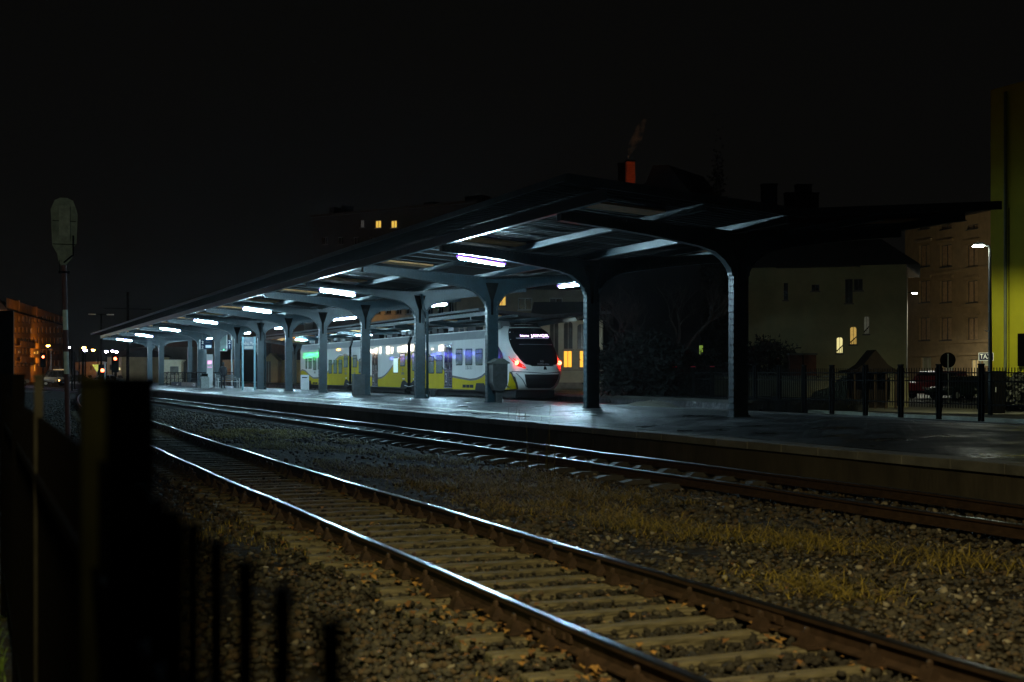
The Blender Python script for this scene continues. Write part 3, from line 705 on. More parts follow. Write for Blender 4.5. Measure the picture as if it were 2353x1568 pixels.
m = MB(); m.grid([[nose(a, z, .014) for a in np.linspace(-.72, .62, 24)] for z in (3.53, 3.56)]); m.build('display_frame', mat('display_frame', (.25,.3,.35), .3, 0, emit=(.4,.5,.7), es=.18), wm, off=OFF)
for s_, st, sz, mm in ((-.335, 'kierunek', .20, LEDT), (.22, 'JAWOR', .27, LEDT)):
    p = nose(s_, 3.67, .02); o = text('display_text', st, sz, p - Vector(OFF), mm, wm, (math.radians(52), 0, 0), sx=1.12, ext=.004)
p = nose(-.02, 2.28, .02); text('front_lettering', 'KD', .15, p - Vector(OFF), mat('front_letters', (.22,.22,.24), .5, 0, emit=(.5,.5,.55), es=.03), wm, (math.radians(60), 0, 0))
p = nose(.0, 2.13, .02); text('front_lettering', '36WEh-016a', .13, p - Vector(OFF), MATS['front_letters'], wm, (math.radians(62), 0, 0))
g0 = lambda z: (lambda e: (-e, e))(ip(z, [(.86,.50),(.95,.58),(1.3,.66),(1.60,.70)]))
gr = patch('coupler_cover', g0, .86, 1.60, mat('grille_black', (.014,.014,.015), .55, 0, .4, 30, .01, 60), .008)
lf = lambda z: (lambda e: (-e, -ip(z, [(.86,.56),(.95,.63),(1.3,.74),(1.62,.80)])+.02))(ip(z, [(.86,.62),(1.1,.72),(1.3,.83),(1.62,.93)]))
m = MB(); m.grid([[nose(a, z - .10*(1-abs(a)), .010) for a in np.linspace(-.98, .98, 40)] for z in (1.735, 1.765)]); m.build('panel_seam', TD, nb, off=OFF)
# recess lines beside the grille
for s in (-1, 1):
    m = MB(); m.grid([[nose(s*(ip(z, [(.86,.50),(.95,.58),(1.3,.72),(1.66,.90)]) + q), z, .010) for q in (0, .03)][::s] for z in np.linspace(.9, 1.66, 16)]); m.build('bumper_crease', GREYM, nb, off=OFF)
m = MB(); c = nose(.05, 1.93, .01); m.grid([[nose(.05 + q*w, z, .012) for q in (-1, 0, 1)] for z, w in ((1.84, .07), (1.95, .055), (2.02, .02))]); m.build('wiper_base', TD, nb, off=OFF)
m = MB()
for q in (-.62, .74): 
    c = nose(q, 1.86, .01); m.lathe([(.055, -.01), (.055, .012), (.03, .02)], c, 10)
m.build('horn_cover', GREYM, nb, off=OFF)
# tail lamps: dark red wedge housings with a lit lens
for s in (-1, 1):
    P = [(.64, 1.93), (.72, 1.92), (.86, 2.02), (.945, 2.28), (.985, 2.58), (.90, 2.44), (.80, 2.26), (.70, 2.08)]
    m = MB(); cs, cz_ = .83, 2.2
    ring = [nose(s*a, z, .016) for a, z in P]; cpt = nose(s*cs, cz_, .03)
    for i in range(len(ring)):
        a, b = ring[i], ring[(i+1) % len(ring)]
        m.quad(*((a, b, cpt) if s > 0 else (b, a, cpt)))
    h = m.build('tail_lamp', REDH, tr, off=OFF)
    m = MB(); c = nose(s*.86, 2.21, .0); m.lathe([(.02, -.12), (.09, -.09), (.125, 0), (.09, .09), (.02, .12)], c + Vector((0, -.0, 0)), 14); m.build('lens', REDL, h, off=OFF, smooth=True)
# driver's door, cab side window and the yellow wedge of the cab side
def cab(name, pts, mt, out=.01, par=None):
    # follow the side shell between nose edge and car body
    m = MB(); ring = []
    for y, z in pts:
        zz = z; w = ip(zz, WF); p = nose(-1, zz)
        t = min(1, max(0, (y - p.y)/(67.3 - p.y))); x = p.x + (T4 - HW - p.x)*t
        ring.append((x - out, y, z))
    m.quad(*ring); return m.build(name, mt, par or tr, off=OFF)
dy = [c4(925, 640)[0], c4(1003, 640)[0]]; za = c4(960, 1030)[1]
dd = side_patch('driver_door', rrect(67.35, 68.1, 1.15, 3.45, .12), TW, .012); 
m = MB(); m.prism(rrect(67.52, 67.93, 2.35, 3.2, .08), T4-HW-.018, T4-HW-.012, 'x'); m.build('pane', TGLASS, dd, off=OFF)
for yy in (67.43, 68.03):
    m = MB(); m.tube([(T4-HW-.05, yy, 1.3), (T4-HW-.05, yy, 2.4)], .018, 6); m.build('handrail', WHITEM, dd, off=OFF)
cab('cab_window', [(66.95, 2.32), (66.95, 3.22), (66.7, 3.2), (66.05, 2.75), (65.9, 2.42), (66.1, 2.3)], mat('cab_glass', (.05,.018,.010), .08, 0, 0), .022)
# yellow lower wedge
cab('yellow_wedge', [(67.3, .74), (67.3, 1.72), (66.6, 1.42), (65.9, 1.08), (65.25, .76)], TY, .012)
m = MB(); rows = []
for (y, z) in ((67.3, 1.80), (66.6, 1.48), (65.9, 1.13), (65.25, .80)):
    r = []
    for dz in (-.085, .085):
        p = nose(-1, max(.75, z + dz)); t = min(1, max(0, (y - p.y)/(67.3 - p.y))); r.append((p.x + (T4 - HW - p.x)*t - .016, y, max(.75, z + dz)))
    rows.append(r)
m.grid(rows); m.build('brown_band', TB, tr, off=OFF)
SR = [(.80,-.845),(.96,-.875),(1.15,-.915),(1.35,-.955),(1.6,-.985),(1.72,-.998)]
patch('yellow_wedge', lambda z: (-.999, ip(z, SR)), .80, 1.70, TY, .008, 16, 8)
patch('brown_band', lambda z: (max(-.999, ip(z, SR) - .002), min(-.80, ip(z, SR) + .045*(1.0 if z < 1.5 else .4))), .80, 1.74, TB, .010, 16, 4)
m = MB(); m.box((T4 - 1.15, 64.9, .32), (T4 + 1.15, 67.3, .73)); m.build('underframe', TD, tr, off=OFF)
# ================================================================ THINGS ON THE PLATFORM
def ground_at(px, py, z):   # where the sight line of a picture point meets height z
    D = (CZ - z) * F / (py - 857); return at(px, py, D)
BLUES = mat('sign_blue', (.010,.030,.075), .5, 0, .1, 3, spec=.1)
SIGNW = mat('sign_white', (.85,.88,.9), .5, 0, 0, emit=(.8,.9,1), es=.08)
RUSTBOX = mat('sand_box_metal', (.055,.058,.056), .55, .1, .35, 5, .004, 30)
# sand hopper fixed in front of the third column
yh = colY(2) - .52
t = thing('sand_hopper', 'big grey hopper box with a rounded lid in front of the third column', 'hopper', (16.93, yh, .61))
m = MB(); m.prism([(-.14,.45),(.14,.45),(.26,.72),(.26,1.40),(-.26,1.40),(-.26,.72)], -.22, .22, 'y'); m.build('bin_body', RUSTBOX, t, bevel=.015)
m = MB(); m.prism([(-.32,1.40),(.32,1.40),(.32,1.43),(.22,1.48),(.12,1.55),(-.02,1.57),(-.12,1.53),(-.22,1.46),(-.32,1.43)], -.27, .27); m.build('lid', mat('lid_dusty', (.12,.125,.11), .7, 0, .3, 8), t, bevel=.015)
m = MB(); m.box((-.08,-.11,0),(.12,.11,.45)); m.build('pedestal', RUSTBOX, t, bevel=.01)
m = MB(); m.box((-.16,-.235,1.05),(.16,-.22,1.09)); m.build('hinge_bar', STEELD, t)
# bins and small things
p = ground_at(700, 903, pz(19.5)); t = thing('litter_bin', 'white litter bin with a dark slot on the platform before the train rear', 'bin', (19.6, onX(700, 19.6)*C - 19.6*0, pz(19.6)))
Yb = onX(700, 19.6); q = at(700, 857, Yb); t.location = (q.x, q.y, pz(19.6)); t.rotation_euler = (0,0,-.3)
m = MB(); m.box((-.26,-.2,0),(.26,.2,.98)); m.build('bin_body', WHITEM, t, bevel=.02)
m = MB(); m.box((-.17,-.207,.78),(.17,-.2,.84)); m.build('slot', BLACKP, t)
q = at(823, 857, onX(823, 16.5)); t = thing('grit_box', 'dark box standing against the left of the fifth column', 'box', (q.x, q.y, .62))
m = MB(); m.box((-.26,-.22,0),(.26,.22,.95)); m.build('box_body', STEELD, t, bevel=.02); m = MB(); m.box((-.28,-.24,.95),(.28,.24,1.0)); m.build('lid', STEELD, t, bevel=.01)
q = at(995, 857, onX(995, 19.8)); t = thing('flower_pot', 'small dark pot on the platform right of the fourth column', 'pot', (q.x, q.y, pz(19.8)))
m = MB(); m.lathe([(.12,0),(.17,.28),(.2,.3),(.2,.33),(.15,.33),(.14,.25)], n=14); m.build('pot_body', STEELD, t, smooth=False)
# departure board hanging on the beam
def on(px, py, X): return at(px, py, onX(px, X))
def board(px0, px1, y0, y1, X, name, label, cat, mt, th=.12, face=None):
    a, b = on((px0+px1)/2, y1, X), on((px0+px1)/2, y0, X); D = onX((px0+px1)/2, X); w = (px1-px0)*D/F/(C + S*0)*1.0
    t = thing(name, label, cat, (a.x, a.y, a.z), -.12); h = b.z - a.z
    MB().box((-w/2, 0, 0), (w/2, th, h)).build('panel', mt, t, bevel=.01)
    return t, w, h, D
t, w, h, D = board(460.7, 486, 781, 803, 15.0, 'departure_board', 'dark hanging platform board with two large number 2s under the canopy', 'sign', BLUES, .25)
m = MB(); m.box((-w/2 - .03, -.02, 0), (-w/2 + .02, .27, h)); m.build('frame_edge', GALV, t)
for i, z in enumerate((h*.70, h*.20)): text('platform_number', '2', h*.42, (-w*.30, -.012, z + (0 if i else 0)), SIGNW, t)
m = MB(); m.box((-w*.05, -.02, h*.16), (w*.42, -.001, h*.44)); m.build('screen', mat('board_screen', (.1,.15,.2), .2, 0, .5, 4, emit=(.45,.75,1), es=.5), t)
m = MB(); [m.tube([(s*w*.35, .12, h), (s*w*.35, .12, h + .42)], .02, 6) for s in (-1, 1)]; m.build('hanger', STEELD, t)
text('board_text', 'Peron', h*.18, (w*.15, -.012, h*.75), GREYM, t)
t, w, h, D = board(522, 531.5, 781, 803, 18.2, 'platform_number_sign', 'narrow hanging sign with the figures 2 and 1 beside the glass panel', 'sign', BLUES, .06)
text('platform_number', '2', h*.5, (0, -.01, h*.72), SIGNW, t); text('platform_number', '1', h*.42, (0, -.01, h*.24), SIGNW, t)
m = MB(); m.tube([(0, .03, h), (0, .03, h + .42)], .02, 6); m.build('hanger', STEELD, t)
t, w, h, D = board(505.5, 520.5, 770, 806, 17.6, 'glass_panel', 'greenish glass display panel hanging beside the board with number 2', 'panel', mat('green_glass', (.10,.16,.15), .15, 0, .3, 3, coat=.5), .05)
m = MB(); m.box((w/2 - .05, -.03, 0), (w/2 + .02, .08, h)); m.box((-w/2, -.02, -.04), (w/2, .07, 0)); m.build('frame_edge', GALV, t)
m = MB(); m.box((-w*.05, -.03, .02), (w*.12, -.005, .12)); m.build('green_lamp', mat('green_led', (.1,.5,.2), .4, emit=(.1,1,.35), es=1.2), t)
# station name sign on two legs
a, b = on(557.4, 895, 15.6), on(584, 895, 15.6); D = onX(571, 15.6); q = on(571, 895, 15.6)
t = thing('station_name_sign', 'tall blue station name sign on two steel legs between the columns', 'sign', (q.x, q.y, pz(15.6)), -.16)
ww = 27 * D / F; HH = CZ + 82*D/F - pz(15.6); hb = 29*D/F
m = MB(); m.box((-ww/2 + .05, -.03, HH - hb), (ww/2 - .05, .03, HH)); m.build('name_board', mat('sign_blue_grey', (.045,.10,.17), .16, 0, .15, 3, coat=.8), t)
for s in (-1, 1): m = MB(); m.box((s*ww/2 - .06, -.07, 0), (s*ww/2 + .06, .07, HH + .02)); m.build('leg', mat('sign_leg', (.22,.42,.48), .35, .2, .1, 4), t, bevel=.01)
text('station_name', 'Świdnica Miasto', .30, (0, -.04, HH - hb*.52), SIGNW, t, sx=.47)
m = MB(); m.box((-ww/2 + .1, -.035, HH - hb + .06), (ww/2 - .1, -.031, HH - hb + .22)); m.build('lower_stripe', SIGNW if False else GALV, t)
# stairway down to the underpass: railing, exit boards, bright handrail
q0 = on(367, 892, 15.2); q1 = on(451, 892, 15.2)
ys0, ys1 = q1.y, q0.y
t = thing('stair_railing', 'dark steel railing around the underpass stairs at the left end of the platform', 'railing', (15.2, ys0, .6)); L = ys1 - ys0
m = MB(); m.tube([(0,0,1.1),(0,L,1.1)], .03, 6); m.tube([(0,0,.62),(0,L,.62)], .02, 6); m.tube([(0,0,.12),(0,L,.12)], .02, 6); m.build('handrail', BLACKP, t)
n = 9
for i in range(n + 1): m = MB(); m.box((-.03, i*L/n - .03, 0), (.03, i*L/n + .03, 1.12)); m.build('post', BLACKP, t)
m = MB(); m.tube([(0,0,1.1),(3.2,0,1.1)], .03, 6); m.tube([(0,0,.62),(3.2,0,.62)], .02, 6); [m.box((i*.4-.012, -.012, .1), (i*.4+.012, .012, 1.1)) for i in range(9)]; m.build('end_railing', BLACKP, t)
for i in range(34): pass
m = MB(); [m.box((-.009, y_-.009, .12), (.009, y_+.009, 1.08)) for y_ in np.arange(.2, L, .26)]; m.build('bars', BLACKP, t)['kind'] = 'stuff'
for i, f in enumerate((.33, .60)): m = MB(); m.tube([(.5, L*(1-f), .05), (.5, L*(1-f) + .02, 1.1)], .035, 8); m.build('bright_post', mat('amber_lit_post', (.7,.55,.3), .3, .6, 0), t)
m = MB(); m.tube([(-.12, L*.86, .02), (-.06, L*.72, 1.15)], .035, 8); m.build('stair_handrail', mat('polished_steel', (.8,.82,.8), .2, 1, 0), t)
def face_board(px0, px1, y0, y1, X, name, label, mt):
    a, b = on(px0, y1, X), on(px1, y1, X); h = (y1-y0)*onX((px0+px1)/2, X)/F; t = thing(name, label, 'sign', (X, b.y, pz(X) + .04)); L = a.y - b.y
    MB().box((-.03, 0, 0), (.03, L, h)).build('board', mt, t); return t, L, h
t, L, h = face_board(394, 416, 883, 892, 15.1, 'exit_sign', 'dark blue exit board reading wyjście at the foot of the stair railing', BLUES)
text('exit_text', 'wyjście', h*.62, (-.04, L*.34, h*.42), SIGNW, t, (math.pi/2, 0, -math.pi/2), sx=1.5)
t, L, h = face_board(417, 451, 882, 892, 15.1, 'platform_direction_sign', 'dark board with the figure 1 and a white square beside the exit board', mat('sign_dark', (.01,.012,.02), .3, 0))
text('direction_text', '1', h*.7, (-.04, L*.27, h*.45), SIGNW, t, (math.pi/2, 0, -math.pi/2), sx=1.4); text('direction_text', 'peron', h*.4, (-.04, L*.62, h*.5), GREYM, t, (math.pi/2, 0, -math.pi/2), sx=1.4)
m = MB(); 
for a_, b_ in (((L*.08, h*.2), (L*.2, h*.32)), ((L*.08, h*.68), (L*.2, h*.8)), ((L*.08, h*.32), (L*.10, h*.68)), ((L*.18, h*.32), (L*.2, h*.68))): m.box((-.038, a_[0], a_[1]), (-.031, b_[0], b_[1]))
m.build('square_symbol', SIGNW, t)
# white kiosk behind the stairs
q = on(394, 883, 20.4); D = onX(394, 20.4); t = thing('ticket_kiosk', 'small cream kiosk with a grey window at the far end of the platform', 'kiosk', (q.x, q.y, .5), -.25)
w = 43*D/F; h = CZ + 33*D/F - .5; KW = mat('kiosk_cream', (.80,.82,.66), .6, 0, .12, 2)
m = MB(); m.box((-w/2, 0, 0), (w/2, 2.2, h - .25)); m.build('wall', KW, t)
m = MB(); m.box((-w/2 - .12, -.15, h - .25), (w/2 + .25, 2.4, h - .14)); m.box((-w/2 - .04, -.06, h - .4), (w/2 + .1, 2.3, h - .25)); m.build('roof', KW, t)
m = MB(); m.box((-w*.14, -.06, h*.18), (w*.44, 0, h*.78)); f_ = m.build('window', KW, t); m = MB(); m.box((-w*.08, -.08, h*.34), (w*.36, -.061, h*.68)); m.build('pane', mat('kiosk_window', (.12,.14,.13), .4, 0, .5, 4), f_)
# lamp post behind the kiosk with a warm lamp hidden by the canopy
q = on(402, 825, 23.5); t = thing('lamp_post', 'short pale pole rising behind the cream kiosk', 'post', (21.4, 118, .5))
m = MB(); m.tube([(0,0,0),(0,0,5.6)], .08, 8); m.build('pole', GALV, t)
# white pillar, concrete bin, benches
q = on(481.5, 891, 15.8); D = onX(481.5, 15.8); t = thing('info_pillar', 'slim white information pillar with a pink light near the stairs', 'pillar', (q.x, q.y, pz(15.8)), -.1)
m = MB(); m.box((-.21,-.15,0),(.21,.15,2.4)); m.build('pillar_body', WHITEM, t, bevel=.02); m = MB(); m.box((-.17,-.165,1.7),(.12,-.151,1.95)); m.box((-.17,-.165,1.45),(.14,-.151,1.5)); m.build('screen', mat('pink_screen', (.3,.2,.3), .3, emit=(1,.45,.8), es=1.2), t)
q = on(469.5, 892, 14.6); t = thing('concrete_bin', 'squat concrete litter bin at the foot of a column near the stairs', 'bin', (q.x, q.y, pz(14.6)))
m = MB(); m.prism([(-.27,0),(.27,0),(.27,.75),(.2,.84),(-.2,.84),(-.27,.75)], -.24, .24); m.build('bin_body', mat('bin_concrete', (.25,.27,.26), .8, 0, .3, 9), t, bevel=.01)
m = MB(); m.box((-.2,-.2,.84),(.2,.2,1.05)); m.build('bin_insert', BLACKP, t)
def bench(px, py, X, rz, W, label, nseat):
    q = on(px, py, X); t = thing('bench', label, 'bench', (q.x, q.y, pz(X)), rz, group='benches on the island platform')
    m = MB()
    for i in range(4): m.box((-W/2, -.02 + i*.11, .43), (W/2, .07 + i*.11, .46))
    m.build('seat', WHITEM, t)
    m = MB()
    for i in range(3): m.box((-W/2, .44 + i*.03, .56 + i*.13), (W/2, .465 + i*.03, .66 + i*.13))
    m.build('backrest', GREYM, t)
    for s in (-1, 1):
        m = MB(); x = s*W/2
        m.box((x-.025, -.03, 0), (x+.025, .03, .68)); m.box((x-.025, .42, 0), (x+.025, .48, .5)); m.tube([(x, .45, .5), (x, .56, .98)], .028, 4); m.box((x-.025, -.05, .65), (x+.025, .5, .69)); m.box((x-.025,0,.2),(x+.025,.45,.24)); m.build('leg', WHITEM, t)
bench(525, 892, 16.2, .15, 1.5, 'white framed bench beside the standing person', 3)
bench(481, 892, 16.9, 1.2, .9, 'white framed bench next to the white information pillar', 2)
# ---------------------------------------------------------------- the waiting person, seen from behind
def person():
    q = on(512, 893, 15.6); z0 = pz(15.6); t = thing('person', 'person in dark jacket and trousers standing with the back to the camera', 'person', (q.x, q.y, z0), .25)
    V = [(0,0,.94),(0,.0,1.12),(0,.01,1.30),(0,.0,1.44),(0,0,1.52),(0,-.01,1.60),(0,-.005,1.70),
         (.10,0,.90),(.11,-.01,.50),(.12,.03,.10),(.13,-.08,.04), (-.10,0,.90),(-.11,0,.50),(-.10,.03,.10),(-.11,-.08,.04),
         (.19,.0,1.42),(.27,.04,1.18),(.22,-.08,.98),(.17,-.12,.93), (-.19,.0,1.42),(-.27,.04,1.18),(-.22,-.08,.98),(-.17,-.12,.93)]
    E = [(0,1),(1,2),(2,3),(3,4),(4,5),(5,6),(0,7),(7,8),(8,9),(9,10),(0,11),(11,12),(12,13),(13,14),(3,15),(15,16),(16,17),(17,18),(3,19),(19,20),(20,21),(21,22)]
    Rr = [.16,.165,.19,.15,.06,.085,.09,.10,.075,.05,.045,.10,.075,.05,.045,.085,.062,.05,.045,.085,.062,.05,.045]
    me = bpy.data.meshes.new('body'); me.from_pydata(V, E, []); me.materials.append(mat('dark_clothes', (.012,.013,.018), .8, 0, .3, 6))
    o = bpy.data.objects.new('body', me); COL.objects.link(o); o.parent = t
    sk = o.modifiers.new('skin', 'SKIN'); 
    for i, r in enumerate(Rr): me.skin_vertices[0].data[i].radius = (r, r*.8)
    me.skin_vertices[0].data[0].use_root = True; sb = o.modifiers.new('s', 'SUBSURF'); sb.levels = 2; sb.render_levels = 2
    m = MB(); m.lathe([(.02,1.60),(.09,1.62),(.105,1.68),(.095,1.76),(.05,1.80),(.01,1.805)], n=14); m.build('hood', mat('hood_fabric', (.03,.032,.03), .9, 0, .3, 9), t, smooth=True)
    m = MB(); m.lathe([(.19,.88),(.205,1.0),(.215,1.2),(.225,1.36),(.17,1.46),(.08,1.53)], n=18); m.build('jacket', MATS['dark_clothes'], t, smooth=True)
person()
# dark long-haired shadow: shelter glass panel behind the person is the poster wall further below
# ---------------------------------------------------------------- signal mast at the left
q = at(156, 857, 35); t = thing('signal_mast', 'tall red and white striped signal mast with a big shrouded grey signal head', 'signal', (q.x, q.y, -.05)); MW = mat('mast_white', (.45,.52,.47), .6, 0, .25, 8); MR = mat('mast_red', (.06,.012,.012), .6, 0, .3, 8)
H = 4.35; m = MB(); k = 12
tx = lambda z: -.022*z
def seg(z0, z1, mt):
    m = MB(); m.tube([(tx(z0),0,z0),(tx(z1),0,z1)], .068, 12); m.build('mast_section', mt, t)
zz = lambda y: CZ + (857-y)*35/F + .05
cuts = [965, 908.5, 859.5, 808.5, 758.5, 712.5, 660, 610]; cz = [0] + [zz(y) for y in cuts[1:]]
for i in range(len(cz)-1): seg(cz[i], cz[i+1], MW if i % 2 == (1 if False else 0) and i in (0,2,4) else MR) if i not in (0,) else seg(cz[0], cz[1], MR)
HD = mat('signal_head_grey', (.17,.19,.15), .75, 0, .35, 4, .01, 12)
x0 = tx(zz(610)); m = MB(); zt = zz(460); zb_ = zz(607)
pr = [(-.05, zb_), (.02, zb_), (.16, zb_ + .16), (.20, zb_ + .45), (.27, zb_ + .55), (.30, zb_ + 1.3), (.27, zt - .28), (.19, zt - .06), (.06, zt), (-.1, zt), (-.22, zt - .06), (-.30, zt - .26), (-.29, zb_ + 1.3), (-.26, zb_ + .52), (-.14, zb_ + .3), (-.10, zb_ + .1)]
m.prism([(x0 + x, z) for x, z in pr], -.16, .16); m.build('signal_head', HD, t, bevel=.04)
for z in (zb_ + .50, zb_ + 1.12): m = MB(); m.box((x0 - .30, -.175, z), (x0 + .29, -.16, z + .018)); m.build('strap', BLACKP, t)
m = MB(); m.prism([(x0 - .12, zb_ + .62), (x0 + .12, zb_ + .62), (x0 + .12, zt - .2), (x0 - .12, zt - .2)], -.20, -.16); m.build('back_plate', mat('back_plate', (.22,.235,.19), .75, 0, .4, 5), t, bevel=.02)
m = MB(); m.box((x0 + .2, -.2, zb_ + .2), (x0 + .235, -.16, zb_ + .75)); m.tube([(x0 + .2, -.18, zb_ + .22), (x0 - .02, -.18, zb_ + .02)], .02, 6); m.tube([(x0 - .13, -.1, zb_ + .3), (x0 - .12, -.1, zb_ - .25)], .008, 5); m.build('bracket', BLACKP, t)
m = MB(); m.box((x0 - .14, -.12, zb_ - .25), (x0 + .14, .12, zb_ - .2)); m.build('mounting', BLACKP, t)
# ================================================================ BUILDINGS AND THE TOWN
def facade(name, label, cat, A, B, z0, z1, depth, wallm, wins=(), roof=None, extra=None, group=None):
    """Wall from ground point A (left end) to B (right end), windows given as (u0, u1, z0, z1, glassmat, framemat, arch) with u = 0..1 along the wall."""
    A = Vector((A.x, A.y, 0)); B = Vector((B.x, B.y, 0)); L = (B - A).length; rz = math.atan2(B.y - A.y, B.x - A.x)
    t = thing(name, label, cat, (A.x, A.y, z0), rz, group); H = z1 - z0
    holes = [(u0*L, u1*L, a - z0, b - z0) for u0, u1, a, b, *_ in wins]
    # wall cut into cells so that every window is a real recess
    xs_ = sorted(set([0, L] + [v for h in holes for v in h[:2]])); zs_ = sorted(set([0, H] + [v for h in holes for v in h[2:]]))
    m = MB()
    for i in range(len(xs_)-1):
        for j in range(len(zs_)-1):
            cx, cz_ = (xs_[i]+xs_[i+1])/2, (zs_[j]+zs_[j+1])/2
            if any(h[0] < cx < h[1] and h[2] < cz_ < h[3] for h in holes): continue
            m.quad((xs_[i],0,zs_[j]), (xs_[i+1],0,zs_[j]), (xs_[i+1],0,zs_[j+1]), (xs_[i],0,zs_[j+1]))
    for a, b, c, d in holes:
        r = .22
        m.quad((a,0,c),(a,0,d),(a,r,d),(a,r,c)); m.quad((b,0,d),(b,0,c),(b,r,c),(b,r,d)); m.quad((a,0,d),(b,0,d),(b,r,d),(a,r,d)); m.quad((b,0,c),(a,0,c),(a,r,c),(b,r,c))
    m.quad((0,depth,0),(0,0,0),(0,0,H),(0,depth,H)); m.quad((L,0,0),(L,depth,0),(L,depth,H),(L,0,H)); m.quad((L,depth,0),(0,depth,0),(0,depth,H),(L,depth,H)); m.quad((0,0,H),(L,0,H),(L,depth,H),(0,depth,H))
    m.build('wall', wallm, t)
    for (u0, u1, a, b, gm, fm, arch) in wins:
        x0, x1, a, b = u0*L, u1*L, a - z0, b - z0; f = .06*min(1, (x1-x0))
        m = MB(); m.box((x0, .14, a), (x0 + f, .21, b)); m.box((x1 - f, .14, a), (x1, .21, b)); m.box((x0 + f, .14, b - f), (x1 - f, .21, b)); m.box((x0 + f, .14, a), (x1 - f, .21, a + f)); m.box(((x0+x1)/2 - f/2, .142, a + f), ((x0+x1)/2 + f/2, .20, b - f))
        m.box((x0 - .08, -.08, a - .09), (x1 + .08, .02, a - .004))
        if arch:
            rr_ = (x1-x0)/2; cx = (x0+x1)/2
            for s in (-1, 1):
                pts = [(cx + s*(rr_ + .0), b + .0)] + [(cx + s*rr_*math.cos(q), b - rr_ + rr_*math.sin(q)) for q in np.linspace(math.pi/2, 0, 7)]
                m.prism([(p_[0], p_[1]) for p_ in pts][::s], -.004, .20, mi=1)
        w_ = m.build('window', [fm, wallm], t)
        m = MB(); m.quad((x0, .2, a), (x1, .2, a), (x1, .2, b), (x0, .2, b)); m.build('pane', gm, w_)
    return t, L, H
GL = mat('dark_window', (.012,.013,.015), .12, 0, .3, 2); FRW = mat('window_frame_pale', (.30,.28,.24), .6, 0, .1, 4); FRD = mat('window_frame_dark', (.05,.045,.04), .6, 0, .1, 4)
LITY = mat('lit_window_yellow', (.5,.35,.1), .4, 0, .5, 3, emit=(1,.58,.10), es=.75); LITO = mat('lit_window_orange', (.5,.3,.1), .4, 0, .5, 3, emit=(1,.42,.03), es=1.3)
LITW = mat('lit_window_cream', (.5,.5,.3), .4, 0, .3, 3, emit=(1,.9,.42), es=.9); GREYW = mat('curtain_window', (.20,.20,.18), .5, 0, .5, 14, emit=(.8,.85,.9), es=.035)
DIM = mat('blind_window', (.34,.22,.12), .6, 0, .3, 4)
ROOFD = mat('dark_roof_tiles', (.016,.013,.012), .85, 0, .3, 3)
def u_of(A, B, px):   # where column px crosses the wall line A-B, as a fraction
    k = (px - 1176)/F; dx, dy = S + k*C, C - k*S; ex, ey = B.x - A.x, B.y - A.y; den = dx*ey - dy*ex
    D = (A.x*ey - A.y*ex)/den; u = ((D*dx - A.x)*ex + (D*dy - A.y)*ey)/(ex*ex + ey*ey); return u, D
def W(A, B, x0, x1, y0, y1, gm, fm=FRW, arch=False):
    u0, d0 = u_of(A, B, x0); u1, d1 = u_of(A, B, x1); d = (d0 + d1)/2
    return (u0, u1, CZ + (857-y1)*d/F, CZ + (857-y0)*d/F, gm, fm, arch)
# ---- orange lit apartment house, far left
A, B = at(14, 857, 206), at(143, 857, 275); OR = mat('ochre_stucco', (.36,.24,.13), .9, 0, .3, .7, .02, 3)
wins = [W(A,B,29,33,727,733,mat('warm_small_window', (.5,.4,.3), .5, emit=(1,.5,.2), es=.28)), W(A,B,66,68.5,731,743,GREYW), W(A,B,70,73.5,754,765,MATS['warm_small_window']), W(A,B,77,83,808,814,LITY), W(A,B,84,89,806,814,LITY), W(A,B,41,46,806,812,MATS['warm_small_window']), W(A,B,78,81.5,838,853,LITO)]
for r, (y0, y1) in enumerate(((727,741), (752,766), (776,790), (800,815), (828,842))):
    for x in range(22, 142, 9):
        if not any(abs(x + 2 - xx) < 7 and abs((y0+y1)/2 - yy) < 16 for xx, yy in ((31,730), (67,737), (72,760), (80,811), (86.5,810), (43,809), (80,846))):
            wins.append(W(A,B,x,x+4,y0,y1,GL,FRD))
t, L, H = facade('apartment_house', 'tall ochre apartment house with two gable spires at the far left', 'building', A, B, 0, 11.6, 4, OR, wins)
for px in (43.6, 84):
    u, d = u_of(A, B, px); m = MB(); x = u*L; m.prism([(x-1.1,H),(x+1.1,H),(x+.35,H+1.0),(x,H+2.2),(x-.35,H+1.0)], -.1, .5); m.build('gable', OR, t)
m = MB(); m.prism([(-.3,H),(4.3,H),(3.5,H+1.6),(1.2,H+1.6)], 0, L, 'x'); m.build('roof', ROOFD, t)
for u0, u1, zz_ in ((.12,.42,3.4),(.12,.42,6.0),(.55,.8,6.0)):
    m = MB(); m.box((u0*L, -.9, zz_), (u1*L, 0, zz_+.12)); m.box((u0*L, -.9, zz_+.12), (u1*L, -.85, zz_+.95)); m.build('balcony', OR, t)
